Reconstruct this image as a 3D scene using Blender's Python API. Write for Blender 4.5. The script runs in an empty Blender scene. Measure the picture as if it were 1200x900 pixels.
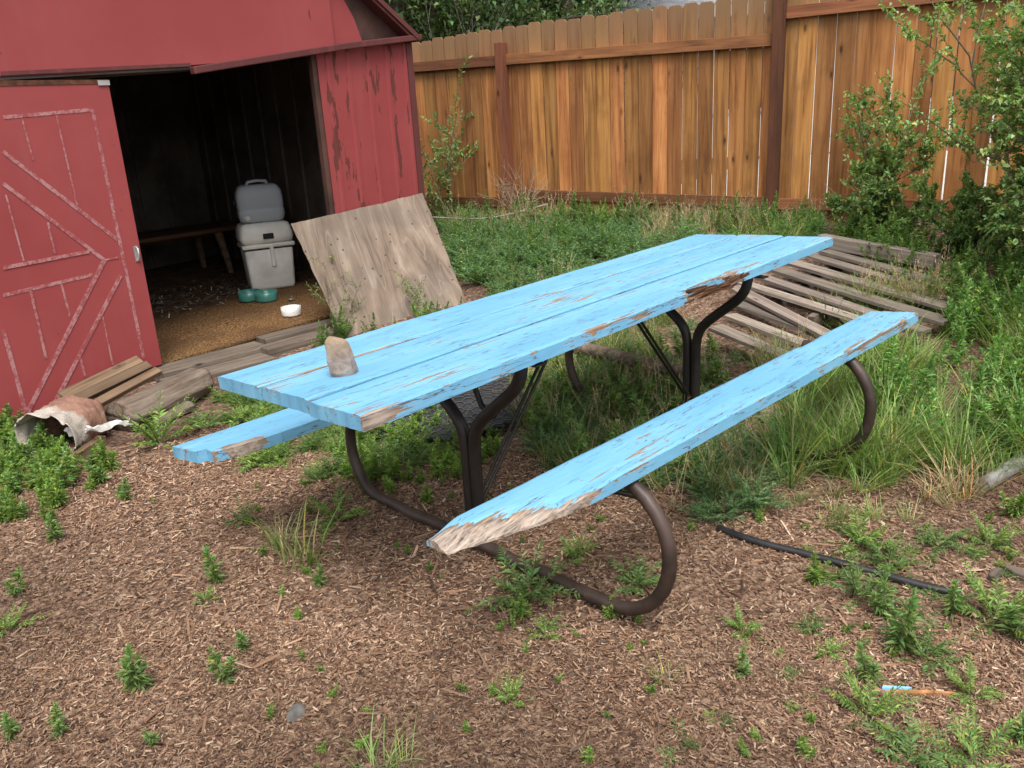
import bpy, math, random
import numpy as np
from mathutils import Matrix, Vector

# ------------------------------------------------------------------ camera
F, VX, VY, H = 960.0, 772.0, 3345.0, 1.43          # focal length in photo px (1200 wide), vanishing point of verticals, eye height
_dn = np.array([VX - 600, VY - 450, F]); _dn /= np.linalg.norm(_dn); UP = -_dn
FW = np.array([0, 0, 1.0]) - UP[2] * UP; FW /= np.linalg.norm(FW); RT = np.cross(FW, UP)
scene = bpy.context.scene
col = scene.collection
cam_d = bpy.data.cameras.new('camera'); cam = bpy.data.objects.new('camera', cam_d); col.objects.link(cam)
cx, cy, cz = [Vector((RT[i], FW[i], UP[i])) for i in range(3)]
cam.matrix_world = Matrix(((cx[0], -cy[0], -cz[0], 0), (cx[1], -cy[1], -cz[1], 0), (cx[2], -cy[2], -cz[2], H), (0, 0, 0, 1)))
cam_d.sensor_width = 36; cam_d.lens = F / 1200 * 36; cam_d.clip_start = 0.05; cam_d.clip_end = 500
scene.camera = cam

# ------------------------------------------------------------------ light
SUN_EL, SUN_AZ = 60.0, 280.0        # degrees; azimuth measured from +X counter-clockwise, where the sun stands
world = bpy.data.worlds.new('World'); scene.world = world; world.use_nodes = True
wn = world.node_tree.nodes; wl = world.node_tree.links
bg = wn['Background']; bg.inputs['Strength'].default_value = 0.15
sky = wn.new('ShaderNodeTexSky'); sky.sky_type = 'NISHITA'; sky.sun_disc = False
sky.sun_elevation = math.radians(SUN_EL); sky.sun_rotation = math.radians(90 - SUN_AZ)
sky.air_density = 1.0; sky.dust_density = 4.0; sky.ozone_density = 1.0
hs = wn.new('ShaderNodeHueSaturation'); hs.inputs['Saturation'].default_value = 0.22
wl.new(sky.outputs[0], hs.inputs['Color']); wl.new(hs.outputs[0], bg.inputs['Color'])
sun_d = bpy.data.lights.new('sun', 'SUN'); sun_d.energy = 1.5; sun_d.angle = math.radians(26); sun_d.color = (1, .96, .90)
sun = bpy.data.objects.new('sun', sun_d); col.objects.link(sun)
_sd = Vector((math.cos(math.radians(SUN_EL)) * math.cos(math.radians(SUN_AZ)), math.cos(math.radians(SUN_EL)) * math.sin(math.radians(SUN_AZ)), math.sin(math.radians(SUN_EL))))
sun.rotation_euler = _sd.to_track_quat('Z', 'Y').to_euler(); sun.location = (0, 0, 10)
scene.view_settings.view_transform = 'Standard'; scene.view_settings.look = 'None'
scene.view_settings.exposure = 1.0; scene.view_settings.gamma = 1.0; scene.view_settings.use_curve_mapping = False
scene.render.engine = 'CYCLES'
scene.cycles.max_bounces = 8; scene.cycles.diffuse_bounces = 4; scene.cycles.transparent_max_bounces = 12

# ------------------------------------------------------------------ helpers: photo pixel -> place
def ray(x, y):
    d = np.array([x - 600, y - 450, F]); return np.array([d @ RT, d @ FW, d @ UP])
def on_z(x, y, z=0.0):
    d = ray(x, y); t = (z - H) / d[2]; return np.array([d[0] * t, d[1] * t, z])
def on_vert(x, y, p0, dr):
    n = np.array([dr[1], -dr[0], 0]); d = ray(x, y); o = np.array([0, 0, H])
    t = ((np.array([p0[0], p0[1], 0]) - o) @ n) / (d @ n); return o + d * t
RNG = np.random.default_rng(7); random.seed(7)
def _hash(i, j, s):
    h = (i * 374761393 + j * 668265263 + s * 974634577) & 0xFFFFFFFF
    h = ((h ^ (h >> 13)) * 1274126177) & 0xFFFFFFFF
    return ((h ^ (h >> 16)) & 0xFFFF) / 65535.0
def vn(x, y, s=0):
    x = np.asarray(x, float); y = np.asarray(y, float)
    i = np.floor(x).astype(np.int64); j = np.floor(y).astype(np.int64); u = x - i; v = y - j
    u = u * u * (3 - 2 * u); v = v * v * (3 - 2 * v)
    a = _hash(i, j, s) * (1 - u) + _hash(i + 1, j, s) * u; b = _hash(i, j + 1, s) * (1 - u) + _hash(i + 1, j + 1, s) * u
    return a * (1 - v) + b * v - 0.5
def fbm(x, y, s=0, o=3):
    r = 0; a = 1.0
    for k in range(o): r = r + a * vn(x * 2 ** k, y * 2 ** k, s + k * 17); a *= .5
    return r
def ss(e0, e1, x):
    t = np.clip((np.asarray(x, float) - e0) / (e1 - e0), 0, 1); return t * t * (3 - 2 * t)

# shed frame of reference: P0 = opening's lower corner beside the slid-back door, a along the front, b inwards
P0 = on_z(194, 427, .05); SA = math.radians(45.0)
SD = np.array([math.cos(SA), math.sin(SA), 0]); SN = np.array([-math.sin(SA), math.cos(SA), 0])
S_LEFT, S_RIGHT, S_DEEP = -0.95, 2.2, 3.6
def shed(a, b, z): return np.array([P0[0], P0[1], 0]) + SD * a + SN * b + np.array([0, 0, z])
def shed_ab(x, y):
    dx = np.asarray(x) - P0[0]; dy = np.asarray(y) - P0[1]
    return dx * SD[0] + dy * SD[1], dx * SN[0] + dy * SN[1]
def shed_px(x, y):
    q = on_vert(x, y, P0, SD); return float((q - P0) @ SD), float(q[2])
def floor_z(a): return .05 + .04 * a
# fence frame of reference
FA = math.radians(-30.0); FD = np.array([math.cos(FA), math.sin(FA), 0]); FN = np.array([-math.sin(FA), math.cos(FA), 0]); FP = np.array([0, 8.2, 0])
def fence(a, b, z): return FP + FD * a + FN * b + np.array([0, 0, z])
def fence_px(x, y):
    q = on_vert(x, y, FP, FD); return float((q - FP) @ FD), float(q[2])

def gz(x, y):
    x = np.asarray(x, float); y = np.asarray(y, float)
    d = 7.10 - (.5 * x + .866 * y)
    g = .45 * ss(0, 1, 1 - d / 3.7)
    a, b = shed_ab(x, y)
    m = ss(-.30, -.02, a - (S_LEFT - .05)) * (1 - ss(.02, .30, a - S_RIGHT)) * ss(-.35, -.1, b) * (1 - ss(.02, .3, b - S_DEEP))
    g = g * (1 - m) + m * (floor_z(np.clip(a, S_LEFT, S_RIGHT)) - .075)
    return g + (.030 * fbm(x * .9, y * .9, 3, 2) + .022 * fbm(x * 3.3, y * 3.3, 9, 3)) * (1 - m)
def on_ground(x, y, off=0.0):
    z = 0.0
    for _ in range(25):
        p = on_z(x, y, z + off); z = .5 * z + .5 * float(gz(p[0], p[1]))
    p = on_z(x, y, z + off); return p

# ------------------------------------------------------------------ helpers: objects
def tag(o, label=None, cat=None, group=None, kind=None):
    if label: o['label'] = label
    if cat: o['category'] = cat
    if group: o['group'] = group
    if kind: o['kind'] = kind
    return o
def empty(name, loc=(0, 0, 0), rz=0.0, parent=None):
    o = bpy.data.objects.new(name, None); o.location = loc; o.rotation_euler = (0, 0, rz); o.empty_display_size = .1
    col.objects.link(o); o.parent = parent; return o
def frame_mat(origin, xdir, zdir=(0, 0, 1)):
    x = Vector(xdir).normalized(); z = Vector(zdir); y = z.cross(x).normalized(); z = x.cross(y)
    m = Matrix((x, y, z)).transposed().to_4x4(); m.translation = Vector(origin); return m
class MB:
    """collects faces; build() links them as one mesh object"""
    def __init__(s): s.v = []; s.f = []; s.m = []; s.c = []; s.smooth = []
    def add(s, vs, fs, mat=0, c=0.0, smooth=False):
        o = len(s.v); s.v += [tuple(map(float, p)) for p in vs]; s.f += [tuple(i + o for i in f) for f in fs]
        s.m += [mat] * len(fs); s.smooth += [smooth] * len(fs)
        s.c += list(c) if hasattr(c, '__len__') else [c] * len(vs); return s
    def box(s, x0, x1, y0, y1, z0, z1, mat=0, M=None):
        v = [(x, y, z) for z in (z0, z1) for y in (y0, y1) for x in (x0, x1)]
        if M is not None: v = [M @ Vector(p) for p in v]
        return s.add(v, [(0, 2, 3, 1), (4, 5, 7, 6), (0, 1, 5, 4), (2, 6, 7, 3), (0, 4, 6, 2), (1, 3, 7, 5)], mat)
    def prism(s, poly, d0, d1, mat=0):
        """polygon of 3-D points extruded between two offset vectors"""
        n = len(poly); d0 = np.array(d0); d1 = np.array(d1)
        v = [np.array(p) + d0 for p in poly] + [np.array(p) + d1 for p in poly]
        return s.add(v, [tuple(range(n - 1, -1, -1)), tuple(range(n, 2 * n))] + [(i, (i + 1) % n, n + (i + 1) % n, n + i) for i in range(n)], mat)
    def tube(s, pts, r, seg=8, mat=0, caps=True, smooth=True):
        P = [Vector(p) for p in pts]; n = len(P); rr = r if hasattr(r, '__len__') else [r] * n
        vs = []; ref = None
        for i in range(n):
            t = (P[min(i + 1, n - 1)] - P[max(i - 1, 0)]).normalized()
            if ref is None: ref = t.orthogonal().normalized()
            ref = (ref - t * ref.dot(t)).normalized(); b = t.cross(ref)
            vs += [P[i] + (ref * math.cos(k * 2 * math.pi / seg) + b * math.sin(k * 2 * math.pi / seg)) * rr[i] for k in range(seg)]
        fs = [(i * seg + k, i * seg + (k + 1) % seg, (i + 1) * seg + (k + 1) % seg, (i + 1) * seg + k) for i in range(n - 1) for k in range(seg)]
        s.add(vs, fs, mat, smooth=smooth)
        if caps: s.add([vs[k] for k in range(seg)], [tuple(range(seg - 1, -1, -1))], mat); s.add([vs[(n - 1) * seg + k] for k in range(seg)], [tuple(range(seg))], mat)
        return s
    def lathe(s, prof, seg=24, mat=0, c=(0, 0), sx=1, sy=1):
        n = len(prof); vs = [(c[0] + r * sx * math.cos(k * 2 * math.pi / seg), c[1] + r * sy * math.sin(k * 2 * math.pi / seg), z) for r, z in prof for k in range(seg)]
        fs = [(i * seg + k, i * seg + (k + 1) % seg, (i + 1) * seg + (k + 1) % seg, (i + 1) * seg + k) for i in range(n - 1) for k in range(seg)]
        return s.add(vs, fs, mat, smooth=True)
    def build(s, name, mats, parent=None, M=None, bevel=0, attr=None):
        me = bpy.data.meshes.new(name); me.from_pydata(s.v, [], s.f)
        for m in (mats if isinstance(mats, (list, tuple)) else [mats]): me.materials.append(m)
        me.polygons.foreach_set('material_index', s.m); me.polygons.foreach_set('use_smooth', s.smooth)
        if attr: a = me.attributes.new(attr, 'FLOAT', 'POINT'); a.data.foreach_set('value', s.c)
        me.update(); o = bpy.data.objects.new(name, me); col.objects.link(o)
        if parent is not None: o.parent = parent
        if M is not None: o.matrix_local = M
        if bevel:
            b = o.modifiers.new('bevel', 'BEVEL'); b.width = bevel; b.segments = 2; b.limit_method = 'ANGLE'; b.angle_limit = math.radians(40)
        return o
def np_mesh(name, V, T, mats, C=None, mi=None, smooth=False):
    V = np.asarray(V, np.float32); T = np.asarray(T, np.int32); me = bpy.data.meshes.new(name)
    me.vertices.add(len(V)); me.vertices.foreach_set('co', V.ravel())
    k = T.shape[1]; me.loops.add(T.size); me.loops.foreach_set('vertex_index', T.ravel())
    me.polygons.add(len(T)); me.polygons.foreach_set('loop_start', np.arange(0, T.size, k, dtype=np.int32)); me.polygons.foreach_set('loop_total', np.full(len(T), k, np.int32))
    if smooth: me.polygons.foreach_set('use_smooth', np.ones(len(T), bool))
    for m in (mats if isinstance(mats, (list, tuple)) else [mats]): me.materials.append(m)
    if mi is not None: me.polygons.foreach_set('material_index', np.asarray(mi, np.int32))
    me.update(calc_edges=True)
    if C is not None:
        a = me.attributes.new('Col', 'FLOAT_COLOR', 'POINT'); c4 = np.ones((len(V), 4), np.float32); c4[:, :3] = C; a.data.foreach_set('color', c4.ravel())
    return me
def np_obj(name, me, parent=None):
    o = bpy.data.objects.new(name, me); col.objects.link(o); o.parent = parent; return o
def rounded_box(mb, sx, sy, sz, r, mat=0, taper=0.0, n=6, c=(0, 0, 0)):
    """superellipse sections stacked: rounded box standing on z=0"""
    prof = [(-r, 0), (-r * .3, r * .25), (0, r), (0, sz - r), (-r * .3, sz - r * .25), (-r, sz)]
    seg = 4 * n; vs = []
    for off, z in prof:
        k = 1 - taper * (1 - z / sz)
        for q in range(4):
            for i in range(n):
                a = (q + i / (n - 1)) * math.pi / 2; cxq = (1, -1, -1, 1)[q]; cyq = (1, 1, -1, -1)[q]
                vs.append((c[0] + (cxq * (sx / 2 - r) + (r + off) * math.cos(a)) * k, c[1] + (cyq * (sy / 2 - r) + (r + off) * math.sin(a)) * k, c[2] + z))
    fs = [(i * seg + k, i * seg + (k + 1) % seg, (i + 1) * seg + (k + 1) % seg, (i + 1) * seg + k) for i in range(len(prof) - 1) for k in range(seg)]
    mb.add(vs, fs, mat, smooth=True)
    mb.add(vs[:seg], [tuple(range(seg - 1, -1, -1))], mat); mb.add(vs[-seg:], [tuple(range(seg))], mat)
    return mb

# ------------------------------------------------------------------ helpers: materials
class NT:
    def __init__(s, name):
        s.mat = bpy.data.materials.new(name); s.mat.use_nodes = True; s.t = s.mat.node_tree; s.n = s.t.nodes; s.l = s.t.links
        s.bsdf = s.n['Principled BSDF']; s.out = s.n['Material Output']
    def put(s, inp, v):
        if isinstance(v, bpy.types.NodeSocket): s.l.new(v, inp)
        elif v is not None: inp.default_value = v if not (isinstance(v, tuple) and len(v) == 3 and inp.type == 'RGBA') else (*v, 1)
    def obj(s): return s.n.new('ShaderNodeTexCoord').outputs['Object']
    def geo(s): return s.n.new('ShaderNodeNewGeometry').outputs['Position']
    def rnd(s): return s.n.new('ShaderNodeObjectInfo').outputs['Random']
    def attr(s, name, fac=False):
        a = s.n.new('ShaderNodeAttribute'); a.attribute_name = name; return a.outputs['Fac' if fac else 'Color']
    def map(s, v, scale=(1, 1, 1), seed=None):
        m = s.n.new('ShaderNodeMapping'); s.put(m.inputs['Vector'], v); m.inputs['Scale'].default_value = scale
        if seed is not None:
            c = s.n.new('ShaderNodeVectorMath'); c.operation = 'SCALE'; c.inputs[0].default_value = (37, 53, 71); s.put(c.inputs['Scale'], seed); s.l.new(c.outputs[0], m.inputs['Location'])
        return m.outputs[0]
    def noise(s, v, scale=1, detail=4, rough=.55, dist=0.0):
        n = s.n.new('ShaderNodeTexNoise'); s.put(n.inputs['Vector'], v); n.inputs['Scale'].default_value = scale; n.inputs['Detail'].default_value = detail
        n.inputs['Roughness'].default_value = rough; n.inputs['Distortion'].default_value = dist; return n.outputs['Fac']
    def voro(s, v, scale=1, feature='F1', out='Distance', rand=1.0):
        n = s.n.new('ShaderNodeTexVoronoi'); n.feature = feature; s.put(n.inputs['Vector'], v); n.inputs['Scale'].default_value = scale; n.inputs['Randomness'].default_value = rand; return n.outputs[out]
    def wave(s, v, scale, dist, detail=2, dscale=1, dirn='X'):
        n = s.n.new('ShaderNodeTexWave'); n.bands_direction = dirn; s.put(n.inputs['Vector'], v); n.inputs['Scale'].default_value = scale; n.inputs['Distortion'].default_value = dist
        n.inputs['Detail'].default_value = detail; n.inputs['Detail Scale'].default_value = dscale; return n.outputs['Fac']
    def math(s, op, a, b=0.0, c=None):
        m = s.n.new('ShaderNodeMath'); m.operation = op; s.put(m.inputs[0], a); s.put(m.inputs[1], b)
        if c is not None: s.put(m.inputs[2], c)
        return m.outputs[0]
    def step(s, v, lo, hi, a=0.0, b=1.0):
        m = s.n.new('ShaderNodeMapRange'); m.interpolation_type = 'SMOOTHSTEP'; s.put(m.inputs['Value'], v)
        m.inputs['From Min'].default_value = lo; m.inputs['From Max'].default_value = hi; m.inputs['To Min'].default_value = a; m.inputs['To Max'].default_value = b; return m.outputs[0]
    def mix(s, f, a, b, mode='MIX'):
        m = s.n.new('ShaderNodeMix'); m.data_type = 'RGBA'; m.blend_type = mode; s.put(m.inputs[0], f)
        s.put(m.inputs[6], a); s.put(m.inputs[7], b); return m.outputs[2]
    def ramp(s, f, stops):
        r = s.n.new('ShaderNodeValToRGB'); s.put(r.inputs[0], f); e = r.color_ramp.elements
        while len(e) < len(stops): e.new(.5)
        for k, (p, c) in zip(e, stops): k.position = p; k.color = (*c, 1)
        return r.outputs[0]
    def sep(s, v):
        x = s.n.new('ShaderNodeSeparateXYZ'); s.put(x.inputs[0], v); return x.outputs
    def bump(s, h, strength=.4, dist=.01):
        b = s.n.new('ShaderNodeBump'); s.put(b.inputs['Height'], h); b.inputs['Strength'].default_value = strength; b.inputs['Distance'].default_value = dist; s.l.new(b.outputs[0], s.bsdf.inputs['Normal'])
    def done(s, colr, rough=.7, metal=0.0, spec=.4):
        s.put(s.bsdf.inputs['Base Color'], colr); s.put(s.bsdf.inputs['Roughness'], rough); s.put(s.bsdf.inputs['Metallic'], metal); s.put(s.bsdf.inputs['Specular IOR Level'], spec); return s.mat

def m_blue():
    t = NT('peeling_blue_paint'); v = t.obj(); r = t.rnd()
    g1 = t.noise(t.map(v, (3.6, 85, 50), r), 1, 5, .62); g2 = t.noise(t.map(v, (1.9, 8, 6), r), 1, 3, .55)
    ck = t.noise(t.map(v, (4.5, 95, 60), r), 1, 2, .5); gate = t.noise(t.map(v, (5, 26, 20), r), 1, 3, .6); big = t.noise(t.map(v, (11, 34, 30), r), 1, 5, .65)
    fine = t.noise(t.map(v, (14, 240, 120), r), 1, 3, .6)
    w = t.attr('wear', True)
    val = t.math('ADD', t.math('ADD', t.math('MULTIPLY', g1, .55), t.math('MULTIPLY', g2, .45)), w)
    bare = t.step(val, .612, .628)
    flake = t.step(t.math('ADD', t.math('ADD', t.math('MULTIPLY', big, .7), t.math('MULTIPLY', g2, .3)), t.math('MULTIPLY', w, .6)), .632, .642)
    bare = t.math('MAXIMUM', bare, flake)
    line = t.step(t.math('ABSOLUTE', t.math('SUBTRACT', ck, .5)), .006, .016, 1, 0)
    crack = t.math('MULTIPLY', line, t.step(t.math('ADD', gate, t.math('MULTIPLY', w, 1.0)), .50, .56))
    halo = t.step(val, .59, .622, 0, .45)
    paint = t.mix(t.step(g2, .3, .7), (.112, .296, .452), (.150, .355, .505))
    paint = t.mix(t.step(fine, .5, .75, 0, .25), paint, (.22, .42, .53))
    paint = t.mix(halo, paint, (.30, .36, .42))
    paint = t.mix(t.math('MULTIPLY', crack, .85), paint, (.085, .052, .040))
    tone = t.math('ADD', t.math('MULTIPLY', g1, .5), t.math('MULTIPLY', fine, .5))
    wood = t.ramp(tone, [(.34, (.035, .024, .019)), (.45, (.115, .078, .057)), (.55, (.215, .155, .115)), (.68, (.30, .235, .18))])
    wood = t.mix(t.step(big, .5, .68, 0, .7), wood, (.30, .175, .085))
    wood = t.mix(t.step(w, .10, .24, 0, .6), wood, t.ramp(tone, [(.38, (.085, .065, .054)), (.48, (.30, .25, .21)), (.62, (.46, .40, .34))]))
    c = t.mix(bare, paint, wood)
    h = t.math('SUBTRACT', t.math('ADD', t.math('MULTIPLY', g1, .25), t.math('MULTIPLY', fine, .3)), t.math('ADD', t.math('MULTIPLY', bare, .55), t.math('MULTIPLY', crack, .5)))
    t.bump(h, .6, .004)
    return t.done(c, t.math('ADD', t.math('MULTIPLY', bare, .25), .62), spec=.3)
def m_wood(name, dark, mid, light, axis='x', knots=True, grey=None, rough=.8, scale=1.0, greytop=False, bump=.35):
    """sawn timber, grain along the object's own axis"""
    t = NT(name); v = t.obj(); r = t.rnd()
    sc = {'x': (1.4, 26, 26), 'y': (26, 1.4, 26), 'z': (26, 26, 1.4)}[axis]; ks = {'x': (2.6, 7, 7), 'y': (8, 2.2, 8), 'z': (7, 7, 2.6)}[axis]
    k = t.voro(t.map(v, tuple(q * scale for q in ks), r), 1.0); near = t.step(k, .0, .26, 1, 0)
    g = t.noise(t.map(v, tuple(q * scale for q in sc), r), 1, 6, .6, .6)
    g = t.math('ADD', g, t.math('MULTIPLY', t.math('SINE', t.math('MULTIPLY', k, 42)), t.math('MULTIPLY', near, .13)))
    fine = t.noise(t.map(v, tuple(q * scale * 4 if q > 10 else q * 2 for q in sc), r), 1, 3, .6)
    c = t.ramp(g, [(.28, dark), (.47, mid), (.70, light)])
    blot = t.noise(t.map(v, (3, 3, 3), r), 1, 3, .6)
    c = t.mix(t.step(blot, .45, .75, 0, .45), c, dark)
    c = t.mix(t.step(fine, .55, .75, 0, .55), c, dark)
    if knots: c = t.mix(t.step(k, .045, .10, .92, 0), c, tuple(q * .35 for q in dark))
    hsv = t.n.new('ShaderNodeHueSaturation'); t.put(hsv.inputs['Value'], t.math('ADD', .60, t.math('MULTIPLY', r, .72))); t.put(hsv.inputs['Color'], c)
    t.put(hsv.inputs['Hue'], t.math('ADD', .49, t.math('MULTIPLY', t.math('FRACT', t.math('MULTIPLY', r, 7.3)), .018))); c = hsv.outputs[0]
    if grey:
        if greytop: f = t.step(t.math('ADD', t.sep(v)[2], t.math('MULTIPLY', g, .5)), -.22, .22, 0, .8)
        else: f = t.step(t.noise(t.map(v, tuple(q * .3 for q in sc), r), 1, 4, .6), .35, .65)
        c = t.mix(f, c, grey)
    t.bump(t.math('ADD', g, t.math('MULTIPLY', fine, .6)), bump, .006)
    return t.done(c, rough, spec=.3)
def m_red(name='faded_red_metal', base=(.21, .036, .037), rust=.622):
    t = NT(name); v = t.obj(); r = t.rnd()
    a = t.noise(t.map(v, (1.1, 1.1, 1.1), r), 1, 4, .6); b = t.noise(t.map(v, (15, 15, 3.0), r), 1, 5, .62); s = t.noise(t.map(v, (38, 38, 12), r), 1, 3, .6)
    c = t.mix(t.step(a, .3, .7), base, (base[0] * 1.15, base[1] * 1.35, base[2] * 1.3))
    c = t.mix(t.step(t.noise(t.map(v, (14, 14, 1.2), r), 1, 4, .6), .5, .8, 0, .35), c, (.22, .062, .06))
    ru = t.step(t.math('ADD', t.math('MULTIPLY', b, .7), t.math('MULTIPLY', a, .3)), rust, rust + .012)
    dots = t.step(t.voro(t.map(v, (9, 9, 9), r), 1.0), .045, .06, 1, 0)
    c = t.mix(t.math('MULTIPLY', t.math('MAXIMUM', ru, t.math('MULTIPLY', dots, t.step(s, .45, .6))), .88), c, (.085, .026, .02))
    t.bump(t.math('ADD', t.math('MULTIPLY', a, .7), t.math('MULTIPLY', ru, -.08)), .5, .02)
    return t.done(c, t.math('ADD', .6, t.math('MULTIPLY', ru, .3)), spec=.22)
def m_plain(name, c, rough=.6, metal=0.0, var=.25, scale=12, spec=.4, bump=0.0, c2=None):
    t = NT(name); v = t.obj(); n = t.noise(t.map(v, (scale,) * 3, t.rnd()), 1, 5, .6)
    cc = t.mix(t.step(n, .3, .7), tuple(q * (1 - var) for q in c), c2 or tuple(min(1, q * (1 + var)) for q in c))
    if bump: t.bump(n, bump, .01)
    return t.done(cc, rough, metal, spec)
def m_leaf(name, trans=.35, rough=.55, gain=1.0):
    t = NT(name); c = t.attr('Col'); 
    if gain != 1: c = t.mix(1.0, c, (gain, gain, gain), 'MULTIPLY')
    t.done(c, rough, spec=.3)
    tr = t.n.new('ShaderNodeBsdfTranslucent'); t.l.new(t.mix(1.0, c, (1.25, 1.35, .55), 'MULTIPLY'), tr.inputs['Color'])
    mx = t.n.new('ShaderNodeMixShader'); mx.inputs[0].default_value = trans
    t.l.new(t.bsdf.outputs[0], mx.inputs[1]); t.l.new(tr.outputs[0], mx.inputs[2]); t.l.new(mx.outputs[0], t.out.inputs[0]); return t.mat
def m_chip():
    t = NT('wood_chip'); c = t.attr('Col'); n = t.noise(t.map(t.geo(), (300, 300, 300)), 1, 2, .6)
    return t.done(t.mix(t.step(n, .4, .7, 0, .35), c, (.05, .03, .022)), .9, spec=.15)
def m_ground():
    t = NT('mulch_soil'); v = t.geo()
    a = t.noise(v, .8, 4, .6); b = t.noise(v, 7, 5, .65); k = t.voro(t.map(v, (60, 60, 60)), 1.0, out='Color'); d = t.voro(t.map(v, (60, 60, 60)), 1.0)
    kk = t.sep(k)[0]
    c = t.ramp(kk, [(.0, (.07, .042, .029)), (.4, (.14, .085, .058)), (.75, (.21, .135, .092)), (1, (.29, .20, .14))])
    c = t.mix(t.step(b, .5, .7, 0, .6), c, (.065, .038, .028)); c = t.mix(t.step(a, .45, .65, 0, .45), c, (.06, .036, .028))
    t.bump(t.math('ADD', t.math('MULTIPLY', d, .8), b), .8, .02)
    return t.done(c, .95, spec=.1)

M = dict(
    blue=m_blue(),
    fence=m_wood('stained_cedar', (.125, .047, .013), (.285, .122, .034), (.41, .20, .064), 'z', grey=(.175, .105, .055), greytop=True),
    rail=m_wood('dark_stained_rail', (.070, .027, .011), (.155, .060, .024), (.215, .090, .036), 'x'),
    post=m_wood('dark_stained_post', (.058, .023, .010), (.122, .046, .019), (.17, .068, .029), 'z'),
    grey=m_wood('weathered_grey_wood', (.075, .058, .047), (.185, .148, .120), (.28, .232, .195), 'x', scale=1.4, bump=.6, rough=.9),
    greybrown=m_wood('weathered_brown_wood', (.045, .034, .027), (.105, .080, .062), (.16, .128, .10), 'x', scale=1.2, bump=.5, rough=.9),
    scrap=m_wood('scrap_board', (.070, .042, .025), (.165, .105, .062), (.25, .17, .105), 'x', rough=.85),
    dark=m_wood('dark_bench_wood', (.04, .018, .009), (.085, .040, .019), (.13, .062, .030), 'x', rough=.7),
    rot=m_wood('rotten_heartwood', (.020, .009, .005), (.085, .034, .014), (.21, .10, .042), 'x', scale=2.5, knots=False, rough=.95, bump=.9),
    red=m_red(), redstreak=m_red('rust_streaked_red_metal', rust=.556), earth=m_plain('packed_brown_dirt', (.095, .058, .034), .95, 0, .5, 9, .1), trim=m_red('dark_red_trim', (.080, .022, .021), .60), rustwall=m_plain('rusted_brown_sheet', (.055, .024, .018), .75, var=.5, scale=3),
    inner=m_plain('bare_sheet_metal_inside', (.10, .082, .068), .75, .2, .4, 2.5), chalk=None,
    black=m_plain('worn_black_paint', (.014, .013, .0125), .45, .0, .3, 9, .35, .15, c2=(.024, .019, .016)),
    pipe=m_plain('rusty_brown_pipe', (.042, .027, .021), .5, .1, .5, 7, .4, .2),
    galv=m_plain('weathered_galvanised_pipe', (.24, .235, .23), .5, .2, .4, 9, .4),
    soil=m_ground(), chip=m_chip(), leaf=m_leaf('weed_leaf'), leafd=m_leaf('tree_leaf', .25, .5), stem=m_leaf('plant_stem', .05, .8),
    hose=m_plain('black_hose', (.016, .015, .016), .45, 0, .4, 20), tarp=m_plain('dark_grey_tarp', (.022, .022, .025), .7, 0, .4, 6),
    wire=m_plain('black_wire', (.014, .014, .016), .5, .2, .3, 30),
    white=m_plain('off_white_plastic', (.76, .73, .67), .5, 0, .18, 4), jug=None, water=None,
    green=m_plain('green_glazed_plastic', (.055, .20, .165), .28, 0, .15, 8, .5),
    steel=m_plain('dull_steel', (.42, .41, .40), .4, .7, .2, 10), shingle=None, siding=m_plain('white_siding', (.50, .49, .47), .7, 0, .05, 2),
    bark=m_plain('bark', (.075, .058, .045), .95, 0, .5, 14, .2, .6), twig=m_plain('dead_grey_twig', (.25, .215, .18), .9, 0, .3, 20, .2),
    rust=m_plain('rusty_steel', (.075, .026, .012), .85, .1, .5, 25),
)
def m_ply():
    t = NT('weathered_plywood'); v = t.obj()
    w = t.noise(t.map(v, (5.5, 3, 1.1)), 1, 4, .5, 2.4); rid = t.math('MULTIPLY', t.step(t.math('ABSOLUTE', t.math('SUBTRACT', t.noise(t.map(v, (6.5, 3, 1.0)), 1, 1, .4, 1.2), .5)), .004, .022, 1, 0), .22); n = t.noise(t.map(v, (60, 20, 3.0)), 1, 5, .65, .8); b = t.noise(v, 3, 3, .6)
    c = t.ramp(t.math('ADD', t.math('MULTIPLY', w, .7), t.math('MULTIPLY', n, .35)), [(.36, (.098, .072, .054)), (.47, (.162, .120, .090)), (.56, (.195, .148, .112)), (.68, (.265, .21, .165))])
    c = t.mix(t.step(b, .4, .65, 0, .5), c, (.105, .085, .071)); c = t.mix(rid, c, (.34, .285, .235))
    dots = t.step(t.voro(t.map(v, (12, 12, 12)), 1.0), .085, .10, 1, 0); c = t.mix(t.math('MULTIPLY', dots, .9), c, (.05, .038, .03))
    t.bump(t.math('ADD', w, n), .3, .006); return t.done(c, .9, spec=.2)
def m_chalk():
    t = NT('worn_white_line'); v = t.geo(); n = t.noise(v, 60, 4, .65); b = t.noise(v, 9, 3, .6)
    return t.done(t.mix(t.step(t.math('ADD', t.math('MULTIPLY', n, .6), t.math('MULTIPLY', b, .4)), .42, .58), (.225, .052, .053), (.31, .155, .155)), .8, spec=.2)
def m_mat():
    t = NT('coir_mat'); v = t.obj(); n = t.noise(v, 75, 3, .75); b = t.noise(v, 2.2, 4, .6)
    c = t.ramp(n, [(.36, (.045, .022, .009)), (.5, (.135, .072, .030)), (.64, (.30, .18, .085))]); c = t.mix(t.step(b, .42, .65, 0, .65), c, (.085, .046, .025))
    t.bump(n, .8, .01); return t.done(c, .97, spec=.1)
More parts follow.
